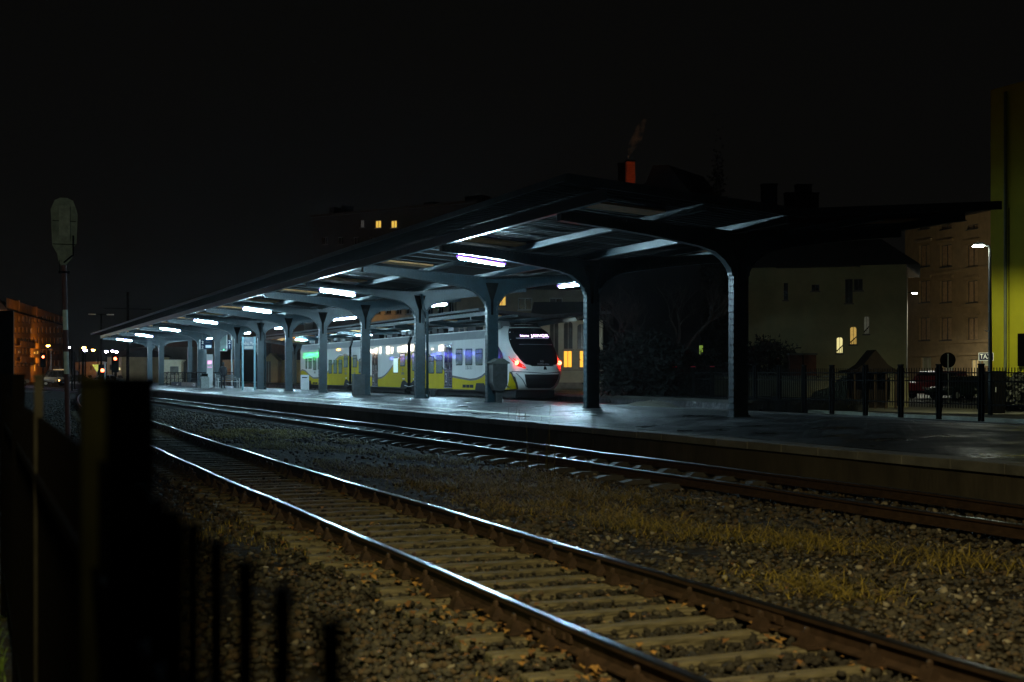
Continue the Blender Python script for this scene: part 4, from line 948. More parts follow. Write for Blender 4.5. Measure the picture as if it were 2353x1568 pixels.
# ---- pale low building and yellow block near the signals
A, B = at(172, 857, 230), at(232, 857, 215); facade('low_building', 'pale low building behind the lamp posts left of the canopy', 'building', A, B, 0, 1.5 + 28*220/F, 8, mat('pale_render', (.34,.33,.26), .9, 0, .2, .8), [W(A,B,178,184,838,848,GL,FRD), W(A,B,205,210,840,850,GL,FRD), W(A,B,216,221,840,850,GL,FRD)])
A, B = at(246, 857, 190), at(279, 857, 185); t, L, H = facade('signal_box', 'small yellowish house with a lit square window behind the red signals', 'building', A, B, 0, 1.68 + 36*187/F, 7, mat('yellow_render', (.42,.36,.2), .9, 0, .2, .8), [W(A,B,263,276,844,852,LITW,FRD), W(A,B,250,256,838,850,GL,FRD)])
m = MB(); m.prism([(-.4,H),(7.4,H),(3.5,H+1.4)], -.3, L+.3, 'x'); m.build('roof', ROOFD, t)
A, B = at(285, 857, 210), at(338, 857, 190); facade('warehouse', 'dim grey wall of a warehouse seen under the far end of the canopy', 'building', A, B, 0, 5.5, 10, mat('grey_wall', (.09,.095,.09), .9, 0, .3, .6), [W(A,B,300,306,840,850,GL,FRD)])
# dark equipment cabinet at the left border
q = at(8, 857, 30); t = thing('relay_cabinet', 'tall dark metal cabinet at the left border with a thin bright edge', 'cabinet', (q.x, q.y, -.05), .4)
m = MB(); m.box((-.14,-.3,0),(.10,.3,3.15)); m.build('cabinet_body', BLACKP, t, bevel=.02); m = MB(); m.box((.10,-.3,0),(.112,-.285,3.15)); m.build('edge_highlight', GALV, t); m = MB(); m.box((-.12,-.33,1.0),(-.09,-.3,1.3)); m.build('handle', GALV, t)  # pale strip stands in for the highlight along the cabinet edge
# ---- lamps and signals, far left
def street_lamp(px, ytop, ybase, D, col, es, label, arm=0, r=.13, group='street lamps left of the canopy'):
    q = at(px, 857, D); zt = CZ + (857-ytop)*D/F; t = thing('street_lamp', label, 'street lamp', (q.x, q.y, 0), 0, group)
    m = MB(); m.tube([(arm,0,0),(arm,0,zt-.1)] + ([(0,0,zt+.05)] if arm else []), .07, 6); m.build('pole', BLACKP if es else GREYM, t)
    m = MB(); m.lathe([(.12,.12),(.3,.08),(.28,.02)], (0,0,zt), 10); m.build('lamp_head', GREYM, t)
    m = MB(); r *= 1.35; m.lathe([(.05,-.2),(r,-.12),(r,.04),(.05,.08)], (0,0,zt), 10); m.build('globe', mat('globe_%d_%d' % (int(col[1]*100), int(es)), col, .4, var=0, emit=col, es=es), t); return t
SOD = (1, .42, .06); MER = (.75, .65, 1.0); LEDW = (.8, .8, 1.0)
street_lamp(110, 794, 850, 180, SOD, 60, 'orange lamp in front of the ochre apartment house', 0, .17)
street_lamp(117, 803, 860, 175, SOD, 0, 'unlit curved lamp post just right of the orange lamp', 0)
street_lamp(159, 798, 850, 190, MER, 45, 'violet white lamp right behind the striped signal mast', 0, .11)
street_lamp(192, 798, 868, 150, SOD, 60, 'orange lamp at the left of the middle lamp pair', -.5, .15)
street_lamp(195.5, 804, 868, 140, MER, 55, 'white violet lamp just under the orange one of the pair', 0, .15)
street_lamp(213.6, 804, 868, 170, SOD, 60, 'orange lamp between the lamp pair and the canopy end', .6, .16)
street_lamp(243.6, 807, 868, 150, MER, 55, 'violet white lamp above the white post', 0, .14)
street_lamp(257.6, 806, 868, 170, MER, 45, 'left one of two small violet lamps below the canopy end', 0, .11)
street_lamp(267, 808, 868, 160, MER, 45, 'right one of two small violet lamps below the canopy end', 0, .12)
def rail_signal(px, yl, D, r, label, es, yb=868):
    q = at(px, 857, D); zl = CZ + (857-yl)*D/F; t = thing('railway_signal', label, 'signal', (q.x, q.y, 0), 0, 'red railway signals')
    m = MB(); m.tube([(0,0,0),(0,0,zl+.2)], .07, 6); m.build('pole', BLACKP, t); m = MB(); m.box((-.28,-.1,zl-1.1),(.28,.12,zl+.45)); m.build('signal_head', BLACKP, t, bevel=.06)
    m = MB(); m.tube([(0,-.14,zl),(0,-.101,zl)], r, 12); m.build('lens', mat('signal_red', (1,.1,.05), .3, var=0, emit=(1,.09,.03), es=es), t)
    m = MB(); m.tube([(0,-.34,zl),(0,-.14,zl)], r+.06, 12, cap=False); m.build('hood', BLACKP, t)
rail_signal(98.4, 820.5, 140, .13, 'small red signal before the ochre apartment house', 22)
rail_signal(264, 824.7, 105, .12, 'red signal on a black post under the canopy end', 22)
rail_signal(234.6, 851.5, 100, .13, 'low red signal beside the slim white post', 40)
for px, D, h, w_, lb in ((165, 120, 3.9, .09, 'thin dark mast nearest the striped signal mast'), (171, 130, 3.8, .08, 'second thin dark mast right of the striped signal mast'), (190, 95, 3.2, .11, 'dark post on a concrete foot below the orange lamp'), (232, 150, 8.4, .13, 'tall mast with two floodlights left of the canopy end'), (293, 170, 12.2, .22, 'tallest faint mast rising above the canopy end')):
    q = at(px, 857, D); t = thing('mast', lb, 'mast', (q.x, q.y, 0), 0, 'dark masts at the left'); m = MB(); m.tube([(0,0,0),(0,0,h)], [w_, w_*.7], 8); m.build('pole', BLACKP, t)
    if px == 232:
        m = MB(); m.tube([(-1.3,0,h),(1.3,0,h)], .04, 6); m.build('crossarm', BLACKP, t)
        for s in (-1, 1): m = MB(); m.box((s*1.0-.4,-.15,h-.08),(s*1.0+.4,.15,h+.04)); m.build('floodlight', mat('pale_lamp', (.35,.37,.36), .5, 0, emit=(.8,.9,.9), es=.012), t, bevel=.03)
    if px == 293: m = MB(); m.tube([(-3,0,h-2.2),(3,0,h-2.2)], .05, 6); m.build('crossarm', BLACKP, t)
    if px == 190: m = MB(); m.box((-.3,-.3,0),(.3,.3,.55)); m.build('foot', CONC, t)
q = at(240.7, 857, 90); t = thing('white_post', 'slim white post standing beside the low red signal', 'post', (q.x, q.y, 0)); m = MB(); m.tube([(0,0,0),(0,0,2.35)], .055, 8); m.build('pole', WHITEM, t); m = MB(); m.box((-.09,-.09,2.35),(.09,.09,2.4)); m.build('cap', WHITEM, t)
q = at(222, 857, 130); t = thing('yield_sign', 'yellow triangular road sign pointing down near the low red signal', 'road sign', (q.x, q.y, 0)); m = MB(); m.tube([(0,0,0),(0,0,1.9)], .03, 6); m.build('pole', GREYM, t); m = MB(); m.prism([(0,1.75),(.45,2.5),(-.45,2.5)], -.06, -.03); m.build('plate', mat('yield_yellow', (.8,.5,.03), .4, 0, 0), t)
q = at(137, 857, 170); t = thing('bus_stop_sign', 'white boxy notice board on a pole before the ochre house', 'sign', (q.x, q.y, 0)); m = MB(); m.tube([(0,0,0),(0,0,2.6)], .05, 6); m.build('pole', GREYM, t)
for z in (.5, 1.35): m = MB(); m.box((-.8,-.06,z),(.8,.06,z+.8)); m.build('panel', mat('lit_panel', (.6,.5,.35), .5, 0, .4, 5, emit=(1,.6,.2), es=.25), t)
# ---- cars
def car(name, label, cat, loc, rz, paint, L=4.3, Wd=1.75, H=1.45, kind='sedan', group=None, lights=None):
    t = thing(name, label, cat, loc, rz, group); p = paint
    zf = .32
    if kind == 'van': prof = [(0,zf),(0,.9),(.12,1.0),(.75,1.12),(1.35,H-.08),(1.6,H),(L-.12,H-.03),(L,H-.4),(L,zf)]
    elif kind == 'suv': prof = [(0,zf),(0,.8),(.15,.95),(1.05,1.05),(1.75,H-.04),(2.1,H),(L-.45,H-.05),(L-.08,.95),(L,.8),(L,zf)]
    else: prof = [(0,zf),(0,.62),(.12,.74),(1.15,.88),(1.95,H-.06),(2.3,H),(3.0,H-.03),(3.65,.98),(L-.1,.93),(L,.8),(L,zf)]
    # wheel arches cut into the lower edge
    low = []
    for cx in (L-.75, .8): low += [(cx+.38,zf),(cx+.33,.52),(cx+.17,.64),(cx,.68),(cx-.17,.64),(cx-.33,.52),(cx-.38,zf)]
    poly = prof + low
    m = MB(); base = 0; n = len(poly)
    def halfw(z): return Wd/2 - (.20*max(0, z-.95)/(H-.95) if z > .95 else 0) - (.03 if z < .5 else 0)
    for s in (-1, 1): m.v += [(x, s*halfw(z), z) for x, z in poly]
    m.f.append(tuple(range(n))); m.f.append(tuple(range(2*n-1, n-1, -1))); m.m += [0, 0]
    for i in range(n): m.f.append((i, n+i, n+(i+1) % n, (i+1) % n)); m.m.append(0)
    m.build('body', p, t)
    if kind == 'van': ws = [((1.0,1.12),(1.45,H-.14),(2.2,H-.14),(2.2,1.12)), ((2.3,1.12),(2.3,H-.14),(3.2,H-.14),(3.2,1.12))]
    elif kind == 'suv': ws = [((1.25,1.0),(1.8,H-.1),(2.5,H-.1),(2.5,1.0)), ((2.6,1.0),(2.6,H-.1),(L-.6,H-.14),(L-.3,1.0))]
    else: ws = [((1.35,.92),(2.0,H-.12),(2.45,H-.1),(2.45,.92)), ((2.52,.92),(2.52,H-.1),(2.95,H-.12),(3.4,.95))]
    for w_ in ws:
        for s in (-1, 1): m = MB(); m.quad(*[(x, s*(halfw(z)+.004), z) for x, z in w_][::s]); m.build('side_window', GL, t)
    i = 3 if kind != 'sedan' else 3
    a, b = prof[i], prof[i+1]; m = MB(); m.quad((a[0]-.006+.05, -halfw(a[1])+.12, a[1]+.03), (a[0]+.044, halfw(a[1])-.12, a[1]+.03), (b[0]-.03, halfw(b[1])-.1, b[1]-.03+.01), (b[0]-.03, -halfw(b[1])+.1, b[1]-.02)); m.build('windscreen', GL, t)
    m = MB(); m.quad((L+.004, -Wd/2+.3, H-.45), (L+.004, Wd/2-.3, H-.45), (L-.1, Wd/2-.35, H-.1), (L-.1, -Wd/2+.35, H-.1)); m.build('rear_window', GL, t)
    for cx in (.8, L-.75):
        for s in (-1, 1):
            m = MB(); y = s*(Wd/2-.1); m.tube([(cx, y-.1, .32), (cx, y+.1, .32)], .32, 16); wh = m.build('wheel', BLACKP, t); m = MB(); m.tube([(cx, y + s*.1, .32), (cx, y + s*.108, .32)], .19, 10); m.build('rim', GREYM, wh)
    for s in (-1, 1):
        m = MB(); m.box((-.012, s*(Wd/2-.28)-.15, .62), (.05, s*(Wd/2-.28)+.15, .76)); m.build('headlight', lights[0] if lights and lights[0] else GREYM, t)
        m = MB(); m.box((L-.05, s*(Wd/2-.22)-.12, .68), (L+.012, s*(Wd/2-.22)+.12, .86)); m.build('tail_light', lights[1] if lights and lights[1] else mat('dull_red', (.15,.01,.01), .3, 0, 0), t)
    m = MB(); m.box((-.03,-Wd/2+.06,.34),(.03,Wd/2-.06,.5)); m.build('bumper', BLACKP, t); m = MB(); m.box((L-.03,-Wd/2+.06,.36),(L+.03,Wd/2-.06,.52)); m.build('bumper', BLACKP, t)
    return t
RL = mat('car_red_light', (1,.1,.05), .3, var=0, emit=(1,.12,.02), es=9); AL = mat('car_amber_light', (1,.5,.1), .3, var=0, emit=(1,.5,.12), es=9)
CDK = mat('car_dark', (.012,.012,.014), .25, .2, 0, coat=.5)
car('parked_car', 'car at the far left with glowing tail lights', 'car', (at(30,857,175)+Vector((0,0,-1.66))), -2.7, CDK, group='cars on the street at the left', lights=(AL, RL))
car('parked_car', 'pale fronted car between the red tail lights and the dark van', 'car', (at(57,857,172)+Vector((0,0,-1.66))), -2.5, mat('car_tan', (.25,.2,.14), .3, .1, 0), group='cars on the street at the left')
car('parked_van', 'long dark van parked before the ochre apartment house', 'van', (at(86,857,165)+Vector((0,0,-1.66))), .15, CDK, 4.9, 1.9, 2.0, 'van')
car('parked_car', 'dark car under the bus stop board', 'car', (at(131,857,165)+Vector((0,0,-1.66))), .3, CDK, group='cars on the street at the left', lights=(AL, RL))
car('parked_car', 'pale car beyond the second track left of the canopy end', 'car', (at(198,857,150)+Vector((0,0,-1.66))), .4, mat('car_silver', (.4,.4,.38), .3, .3, 0), group='cars on the street at the left')
# ---- sheds on the station side seen left of the train
def shedmat(n, c): return mat(n, c, .85, 0, .15, 1.5, .01, 6)
A, B = at(511, 857, 172), at(546, 857, 168); t, L, H = facade('poster_wall', 'tan wall with faded lettering behind the standing person', 'wall', A, B, .5, 1.68 + 30*170/F, .4, shedmat('tan_wall', (.48,.34,.17)))
text('faded_lettering', 'UWAGA', .4, (L*.5, -.02, H*.55), mat('red_letters', (.5,.05,.02), .6, 0, 0), t, sx=.7); text('faded_lettering', 'POCIĄG', .4, (L*.5, -.02, H*.40), MATS['red_letters'], t, sx=.7)
A, B = at(605, 857, 155), at(638, 857, 155); t, L, H = facade('wooden_shed', 'small gabled wooden shed left of the train', 'shed', A, B, .5, 1.68 + 26*155/F, 3, shedmat('shed_wood', (.30,.19,.08)), [W(A,B,610,622,828,880,mat('shed_door_dark', (.06,.045,.03), .7, 0, .3, 4), FRW)])
m = MB(); m.prism([(-.2,H),(L+.2,H),(L*.5,H+1.0)], -.15, 3); m.build('roof', MATS['shed_wood'], t)
A, B = at(638, 857, 158), at(694, 857, 152); facade('garage', 'plain ochre garage wall between the wooden shed and the train', 'building', A, B, .5, 1.68 + 29*155/F, 5, shedmat('ochre_wall', (.42,.30,.10)))
A, B = at(380, 857, 225), at(700, 857, 205); facade('dark_hall', 'long dark hall wall behind the sheds and the stairs', 'building', A, B, 0, 9.5, 12, mat('dark_wall', (.04,.032,.028), .9, 0, .3, .4), [W(A,B,620,665,790,815,mat('dim_panel', (.10,.07,.05), .8, 0, .3, 2), FRD)])
t = thing('hanging_lamp_box', 'small pale number plate on the dark wall above the wooden shed', 'sign', at(607, 816, 150)); m = MB(); m.box((-.18,0,0),(.18,.08,1.3)); m.build('plate', mat('dim_plate', (.2,.16,.15), .6, 0), t)
# ---- station building with arched windows, right of the train
A, B = perp(1242, 1384, 98); ST = mat('station_render', (.42,.42,.33), .85, 0, .15, 1.2, .006, 20)
ORP = mat('lit_station_window', (.6,.35,.1), .4, var=0, emit=(1,.48,.03), es=1.25); ARG = mat('arch_glass', (.05,.055,.05), .1, 0, .4, 2)
wins = [W(A,B,1294,1316,738,803,ARG,FRW,True), W(A,B,1294,1314,806,845,ORP,FRW), W(A,B,1325,1348,744,803,ARG,FRW,True), W(A,B,1331,1348,806,845,ORP,FRW), W(A,B,1262,1283,738,845,ARG,FRW,True)]
t, L, H = facade('station_building', 'cream station building with round arched windows lit orange below, right of the train', 'building', A, B, .5, 1.68 + 122*98/F, 9, ST, wins)
m = MB(); m.prism([(-.9,H-.05),(10,H-.05),(4.5,H+1.6)], -.8, L+.8, 'x'); m.build('roof', ROOFD, t)
m = MB(); m.box((0,-.06,0),(L,0,.45)); m.box((0,-.04,1.35),(L,0,1.42)); m.build('plinth', mat('plinth_grey', (.2,.2,.18), .8, 0), t)
# upper house seen between canopy beams, with the yellow curtain window
A, B = perp(1049, 1345, 115); HS = mat('old_house_wall', (.20,.155,.10), .9, 0, .25, .5, .01, 6)
wins = [W(A,B,1111,1119,676,700,LITY,FRD), W(A,B,1143,1162,668,703,LITY,FRD), W(A,B,1190,1222,685,712,GL,FRW), W(A,B,1262,1292,685,712,GL,FRW)]
t, L, H = facade('brown_house', 'dim brown house with a yellow lit window seen between the canopy columns', 'building', A, B, 0, 1.68 + 190*117/F, 10, HS, wins)
m = MB(); m.prism([(-.8,H-.1),(10.5,H-.1),(5,H+2.2)], -.5, L+.5, 'x'); m.build('roof', ROOFD, t)
A, B = at(850, 857, 150), at(1045, 857, 142); facade('striped_house', 'dim house with a row of narrow windows seen under the fourth and fifth beam', 'building', A, B, 0, 1.68+190*146/F, 9, mat('striped_wall', (.18,.14,.09), .9, 0, .2, .5), [W(A,B,x,x+14,693,722,GL,FRD) for x in range(860, 1030, 24)])
# ---- big dark apartment block with lit windows
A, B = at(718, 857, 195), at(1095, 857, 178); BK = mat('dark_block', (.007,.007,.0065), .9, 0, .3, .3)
CUR = mat('curtain_lit', (.5,.4,.1), .5, 0, .6, 3.2, emit=(1,.62,.10), es=.8, stretch=(6,1,1)); 
wins = [W(A,B,827,836,506,523,GREYW,FRD), W(A,B,861,875,507,524,CUR,FRW), W(A,B,897,911,507,524,CUR,FRW), W(A,B,967,992,511,516,mat('amber_slit', (.4,.2,.08), .5, emit=(1,.45,.12), es=.16),FRD)]
for y0 in (545, 585, 625): wins += [W(A,B,x,x+12,y0,y0+17,GL,FRD) for x in range(740, 1080, 36)]
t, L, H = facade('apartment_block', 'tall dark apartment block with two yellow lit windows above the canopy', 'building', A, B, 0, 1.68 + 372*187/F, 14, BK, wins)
m = MB(); m.box((-.2,-.3,H),(L+.2,14,H+.35)); m.build('parapet', BK, t)
for u0, u1, h in ((.02,.05,1.5),(.10,.12,1.6),(.62,.68,.9),(.86,.96,1.2)): m = MB(); m.box((u0*L,3,H+.3),(u1*L,5,H+.3+h)); m.build('chimney', BK, t)
# ---- dark roofs with the glowing brick chimney and its smoke
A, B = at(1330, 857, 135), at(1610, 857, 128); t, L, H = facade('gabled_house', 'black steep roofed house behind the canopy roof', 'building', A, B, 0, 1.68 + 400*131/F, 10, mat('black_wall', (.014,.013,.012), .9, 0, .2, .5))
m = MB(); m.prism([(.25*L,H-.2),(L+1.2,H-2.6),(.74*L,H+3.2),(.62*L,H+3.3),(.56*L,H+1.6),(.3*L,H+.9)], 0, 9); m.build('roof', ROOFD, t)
q = at(1447.5, 857, 120); zc0, zc1 = CZ + 440*120/F, CZ + 487*120/F
t = thing('brick_chimney', 'red brick chimney glowing dimly above the canopy roof', 'chimney', (q.x, q.y, zc0 - 4), -.32)
def brick():
    m = bpy.data.materials.new('red_brick'); m.use_nodes = True; nt = m.node_tree; b = nt.nodes['Principled BSDF']; b.inputs['Roughness'].default_value = .9
    tc = nt.nodes.new('ShaderNodeTexCoord'); mp = nt.nodes.new('ShaderNodeMapping'); mp.inputs['Rotation'].default_value = (math.pi/2, 0, 0); br = nt.nodes.new('ShaderNodeTexBrick'); br.inputs['Scale'].default_value = 1; br.inputs['Brick Width'].default_value = .25; br.inputs['Row Height'].default_value = .08; br.inputs['Mortar Size'].default_value = .01
    br.inputs['Color1'].default_value = (.34,.045,.010,1); br.inputs['Color2'].default_value = (.50,.09,.02,1); br.inputs['Mortar'].default_value = (.10,.04,.02,1)
    nt.links.new(tc.outputs['Object'], mp.inputs[0]); nt.links.new(mp.outputs[0], br.inputs[0]); nt.links.new(br.outputs[0], b.inputs['Base Color']); return m
BRK = brick(); m = MB(); m.box((-.40,-.4,0),(.40,.4,4 + zc1 - zc0 - .12)); m.build('shaft', BRK, t)
m = MB(); m.box((-.46,-.46,4 + zc1 - zc0 - .12),(.46,.46,4 + zc1 - zc0)); m.build('crown', BLACKP, t); m = MB(); m.tube([(-.18,0,4+zc1-zc0),(-.18,0,4+zc1-zc0+.45)], .07, 8); m.tube([(-.26,0,4+zc1-zc0+.45),(-.10,0,4+zc1-zc0+.45)], .03, 6); m.build('flue_pipe', GREYM, t)
q2 = at(1429, 857, 121); t = thing('brick_chimney', 'black chimney just left of the glowing red one', 'chimney', (q2.x, q2.y, zc0 - 4), -.32); m = MB(); m.box((-.34,-.3,0),(.34,.3,5.7)); m.build('shaft', BLACKP, t); m = MB(); m.box((-.4,-.36,5.7),(.4,.36,5.82)); m.build('crown', BLACKP, t)
# smoke
sm = bpy.data.materials.new('chimney_smoke'); sm.use_nodes = True; nt = sm.node_tree; nt.nodes.remove(nt.nodes['Principled BSDF']); vol = nt.nodes.new('ShaderNodeVolumePrincipled'); nt.links.new(vol.outputs[0], nt.nodes['Material Output'].inputs['Volume'])
tc = nt.nodes.new('ShaderNodeTexCoord'); n = nt.nodes.new('ShaderNodeTexNoise'); n.inputs['Scale'].default_value = 1.6; n.inputs['Detail'].default_value = 5; nt.links.new(tc.outputs['Object'], n.inputs[0]); mr = nt.nodes.new('ShaderNodeMapRange'); mr.inputs['From Min'].default_value = .42; mr.inputs['From Max'].default_value = .66; mr.inputs['To Max'].default_value = 1.1; nt.links.new(n.outputs[0], mr.inputs[0]); nt.links.new(mr.outputs[0], vol.inputs['Density']); vol.inputs['Color'].default_value = (.8,.72,.55,1)
m = MB(); m.tube([(0,0,0),(.12,0,.5),(.35,0,1.1),(.75,0,1.7),(1.0,0,2.5),(1.5,0,3.4)], [.12,.28,.42,.5,.42,.15], 10); o = m.build('smoke_plume', sm, None, smooth=True); o.data.flip_normals(); o.location = (q.x - .1, q.y, zc1 + .45); o.rotation_euler = (0,0,-.32); tag(o, 'thin plume of smoke rising from the red chimney', 'smoke', kind='stuff')
# ---- roofs and stacks farther right, only silhouettes
for x0, x1, yt, D, lb in ((1750,1783,424,115,'square black stack on the roofline left of the wide one'), (1828,1862,425,118,'tall part of the wide black stack on the right roofline'), (1803,1878,444,120,'low wide black stack on the right roofline')):
    q = at((x0+x1)/2, 857, D); w_ = (x1-x0)*D/F; t = thing('roof_stack', lb, 'chimney', (q.x, q.y, 10), -.4, 'black chimney stacks on the right roofline'); zt = CZ + (857-yt)*D/F - 10
    MB().box((-w_/2,-.5,0),(w_/2,.5,zt-.15)).build('shaft', BLACKP, t); MB().box((-w_/2-.06,-.56,zt-.15),(w_/2+.06,.56,zt)).build('crown', BLACKP, t)
# ---- villa with dim yellow wall
A, B = perp(1711, 2082, 88); VL = mat('villa_render', (.20,.19,.10), .9, 0, .2, .5, .01, 12)
def arch(x0, x1, y0, y1, gm): return W(A, B, x0, x1, y0, y1, gm, FRD, True)
STR = mat('lit_stair_window', (.6,.6,.3), .5, 0, .25, 1.2, emit=(1,.86,.36), es=.85); STR2 = mat('half_lit_stair_window', (.4,.3,.1), .5, 0, .8, 1.5, emit=(1,.62,.14), es=.42); STR3 = mat('dim_stair_window', (.3,.3,.22), .5, 0, .4, 3, emit=(1,.95,.7), es=.03)
wins = [arch(1921,1936,775,812,STR), arch(1952,1968,751,792,STR2), arch(1984,1997,727,768,STR3), W(A,B,1864,1882,654,669,GL,FRD), W(A,B,1941,1959,641,697,GL,FRD), W(A,B,1961,1982,641,668,GL,FRD), W(A,B,1800,1810,650,690,GL,FRD)]
t, L, H = facade('villa', 'old villa with a dim yellowish wall and a stepped row of lit arched stair windows', 'building', A, B, 0, CZ + 250*88/F, 11, VL, wins)
m = MB(); m.prism([(-1,H-.1),(12,H-.1),(8,H+3.2),(4,H+3.2)], 2.2, L-3.2, 'x'); m.prism([(-1,H-.12),(12,H-.12),(8,H+3.0),(4,H+3.0)], L-3.2, L-3.0, 'x')
for xa, xb in ((2.2, -.8), (L-3.0, L+.9)): m.quad((xa,4,H+3.0),(xa,8,H+3.0),(xb,12,H-.1),(xb,-1,H-.1)); m.quad((xa,4,H+3.0),(xb,-1,H-.1),(xa,-1,H-.1)); m.quad((xa,8,H+3.0),(xa,12,H-.1),(xb,12,H-.1))
m.build('roof', ROOFD, t)
for (x0, x1, y0, y1) in ((1921,1936,775,812),(1952,1968,751,792),(1984,1997,727,768)):   # stair rails seen through the windows
    u0, d = u_of(A,B,x0); u1, _ = u_of(A,B,x1); zb_ = CZ + (857-y1)*d/F; zt_ = CZ + (857-y0)*d/F; m = MB(); xa, xb = u0*L, u1*L
    m.tube([(xa,.16,zb_+.12),(xb,.16,zb_+.55)], .035, 6); [m.tube([(xa+(xb-xa)*q,.16,zb_),(xa+(xb-xa)*q,.16,zb_+.12+.43*q)], .02, 5) for q in (.25,.5,.75)]; m.build('stair_rail', BLACKP, t)
# low garden wall and brick piers before the villa
A, B = at(1640, 857, 66), at(2085, 857, 62); t, L, H = facade('garden_wall', 'low rendered garden wall behind the station fence', 'wall', A, B, 0, CZ - 10*64/F, .3, mat('garden_wall_render', (.085,.075,.04), .9, 0, .35, .9, .01, 10))
m = MB(); m.box((-.05,-.06,H),(L+.05,.36,H+.07)); m.build('coping', CONC, t)
for px, lb in ((1826, 'left brick gate pier beside the garden wall'), (1858, 'right brick gate pier beside the garden wall')):
    q = at(px, 857, 68); t = thing('gate_pier', lb, 'pier', (q.x, q.y, 0), -.4, 'brick gate piers'); m = MB(); m.box((-.32,-.3,0),(.32,.3,2.6)); m.build('shaft', mat('pier_brick', (.06,.025,.015), .9, 0, .25, 5, spec=.05), t); m = MB(); m.box((-.37,-.35,2.6),(.37,.35,2.7)); m.build('capstone', CONC, t)
# ---- brick tenement and yellow gable wall
A, B = at(2079, 857, 118), at(2290, 857, 104); BR = mat('tenement_brick', (.24,.165,.085), .9, 0, .2, 1.2, .01, 9)
wins = []
for y0, y1 in ((563,613), (645,695), (730,782)):
    for x0, x1 in ((2112,2136), (2160,2186), (2221,2246)): wins.append(W(A,B,x0,x1,y0,y1,DIM,FRD))
wins += [W(A,B,2116,2139,821,850,LITB if False else mat('shutter_grey', (.25,.25,.17), .6, 0, .2, 3),FRW), W(A,B,2167,2190,821,850,MATS['shutter_grey'],FRW), W(A,B,2229,2248,826,868,mat('lit_shop_door', (.4,.3,.15), .5, 0, .5, 6, emit=(1,.72,.28), es=.24, stretch=(8,1,1)),FRW)]
for x0, x1 in ((2112,2136), (2160,2186), (2221,2246)): wins.append(W(A,B,x0,x1,516,526,DIM,FRD))
t, L, H = facade('brick_tenement', 'four storey red brown brick tenement with blind windows at the right', 'building', A, B, 0, CZ + 352*111/F, 12, BR, wins)
for y_ in (628, 709, 790, 818): u, d = u_of(A,B,2180); z = CZ + (857-y_)*d/F; m = MB(); m.box((-.05,-.12,z),(L+.05,-.003,z+.22)); m.build('cornice', BR, t)
for y0, y1 in ((548,557), (630,640), (715,723)):
    for x0, x1 in ((2107,2141), (2155,2191), (2216,2251)):
        u0, d = u_of(A,B,x0); u1, _ = u_of(A,B,x1); m = MB(); m.box((u0*L,-.16,CZ+(857-y1)*d/F-.1),(u1*L,-.003,CZ+(857-y1)*d/F+.12)); m.build('window_hood', BR, t)
m = MB(); m.box((-.2,-.5,H),(L+.2,12,H+.3)); m.build('eaves', ROOFD, t)
A, B = at(2276, 857, 63), at(2480, 857, 58); YW = mat('yellow_gable', (.42,.40,.012), .85, 0, .10, .8, .006, 30)
t, L, H = facade('yellow_house', 'tall windowless yellow wall lit by the street lamp at the right border', 'building', A, B, 0, CZ + 660*62/F, 12, YW)
u, d = u_of(A,B,2313); m = MB(); m.tube([(u*L,-.09,.4),(u*L,-.09,H-.3)], .075, 10); m.build('drain_pipe', mat('pipe_grey_green', (.10,.12,.06), .5, 0, .2, 3), t)
u, d = u_of(A,B,2319); m = MB(); m.tube([(u*L,-.03,.4),(u*L,-.03,H*.62)], .018, 6); m.build('lightning_wire', BLACKP, t)
u0, d = u_of(A,B,2349); m = MB(); m.box((u0*L,-.3,CZ+15*d/F),(u0*L+1.2,0,CZ+90*d/F)); m.build('dark_bay', BLACKP, t)
# ---- lamp post in the forecourt, wall lamp
q = at(2275, 857, 51); zt = CZ + (857-563)*51/F
t = thing('street_lamp', 'tall street lamp with a bright white head in front of the yellow wall', 'street lamp', (q.x, q.y, 0), -.4)
m = MB(); m.tube([(0,0,0),(0,0,1.2),(-.02,0,zt-.25),(-.05,0,zt-.05),(-.35,0,zt+.02)], [.10,.085,.055,.05,.04], 10); m.build('pole', mat('lamp_pole_paint', (.09,.095,.09), .45, .3, .2, 4), t, smooth=True)
m = MB(); m.prism([(-.62,zt-.02),(-.30,zt-.02),(-.30,zt+.07),(-.55,zt+.08)], -.12, .12); m.build('lamp_head', GREYM, t, bevel=.015)
m = MB(); m.box((-.64,-.13,zt-.075),(-.30,.13,zt-.022)); m.build('lamp_glass', mat('led_glass', (1,1,1), .3, var=0, emit=(.86,.95,.8), es=160), t)
m = MB(); m.tube([(0,0,CZ+93*51/F),(-.22,0,CZ+98*51/F)], .02, 6); m.build('flag_holder', GALV, t)
lamp1 = (t.matrix_basis @ Vector((-.46, 0, zt-.10)))
q = at(2101, 857, 100); z2 = CZ + (857-674)*100/F; t = thing('street_lamp', 'smaller distant street lamp before the brick tenement', 'street lamp', (q.x, q.y, 0)); m = MB(); m.tube([(-.9,0,0),(-.9,0,z2),(-.1,0,z2+.1)], .05, 8); m.build('pole', BLACKP, t)
m = MB(); m.box((-.22,-.1,z2),(.22,.1,z2+.09)); m.build('lamp_head', GREYM, t); m = MB(); m.box((-.17,-.1,z2-.04),(.17,.1,z2-.004)); m.build('lamp_glass', mat('led_glass_far', (1,1,1), .3, var=0, emit=(.85,.95,.9), es=90), t); lamp2 = (q.x, q.y, z2 - .12)
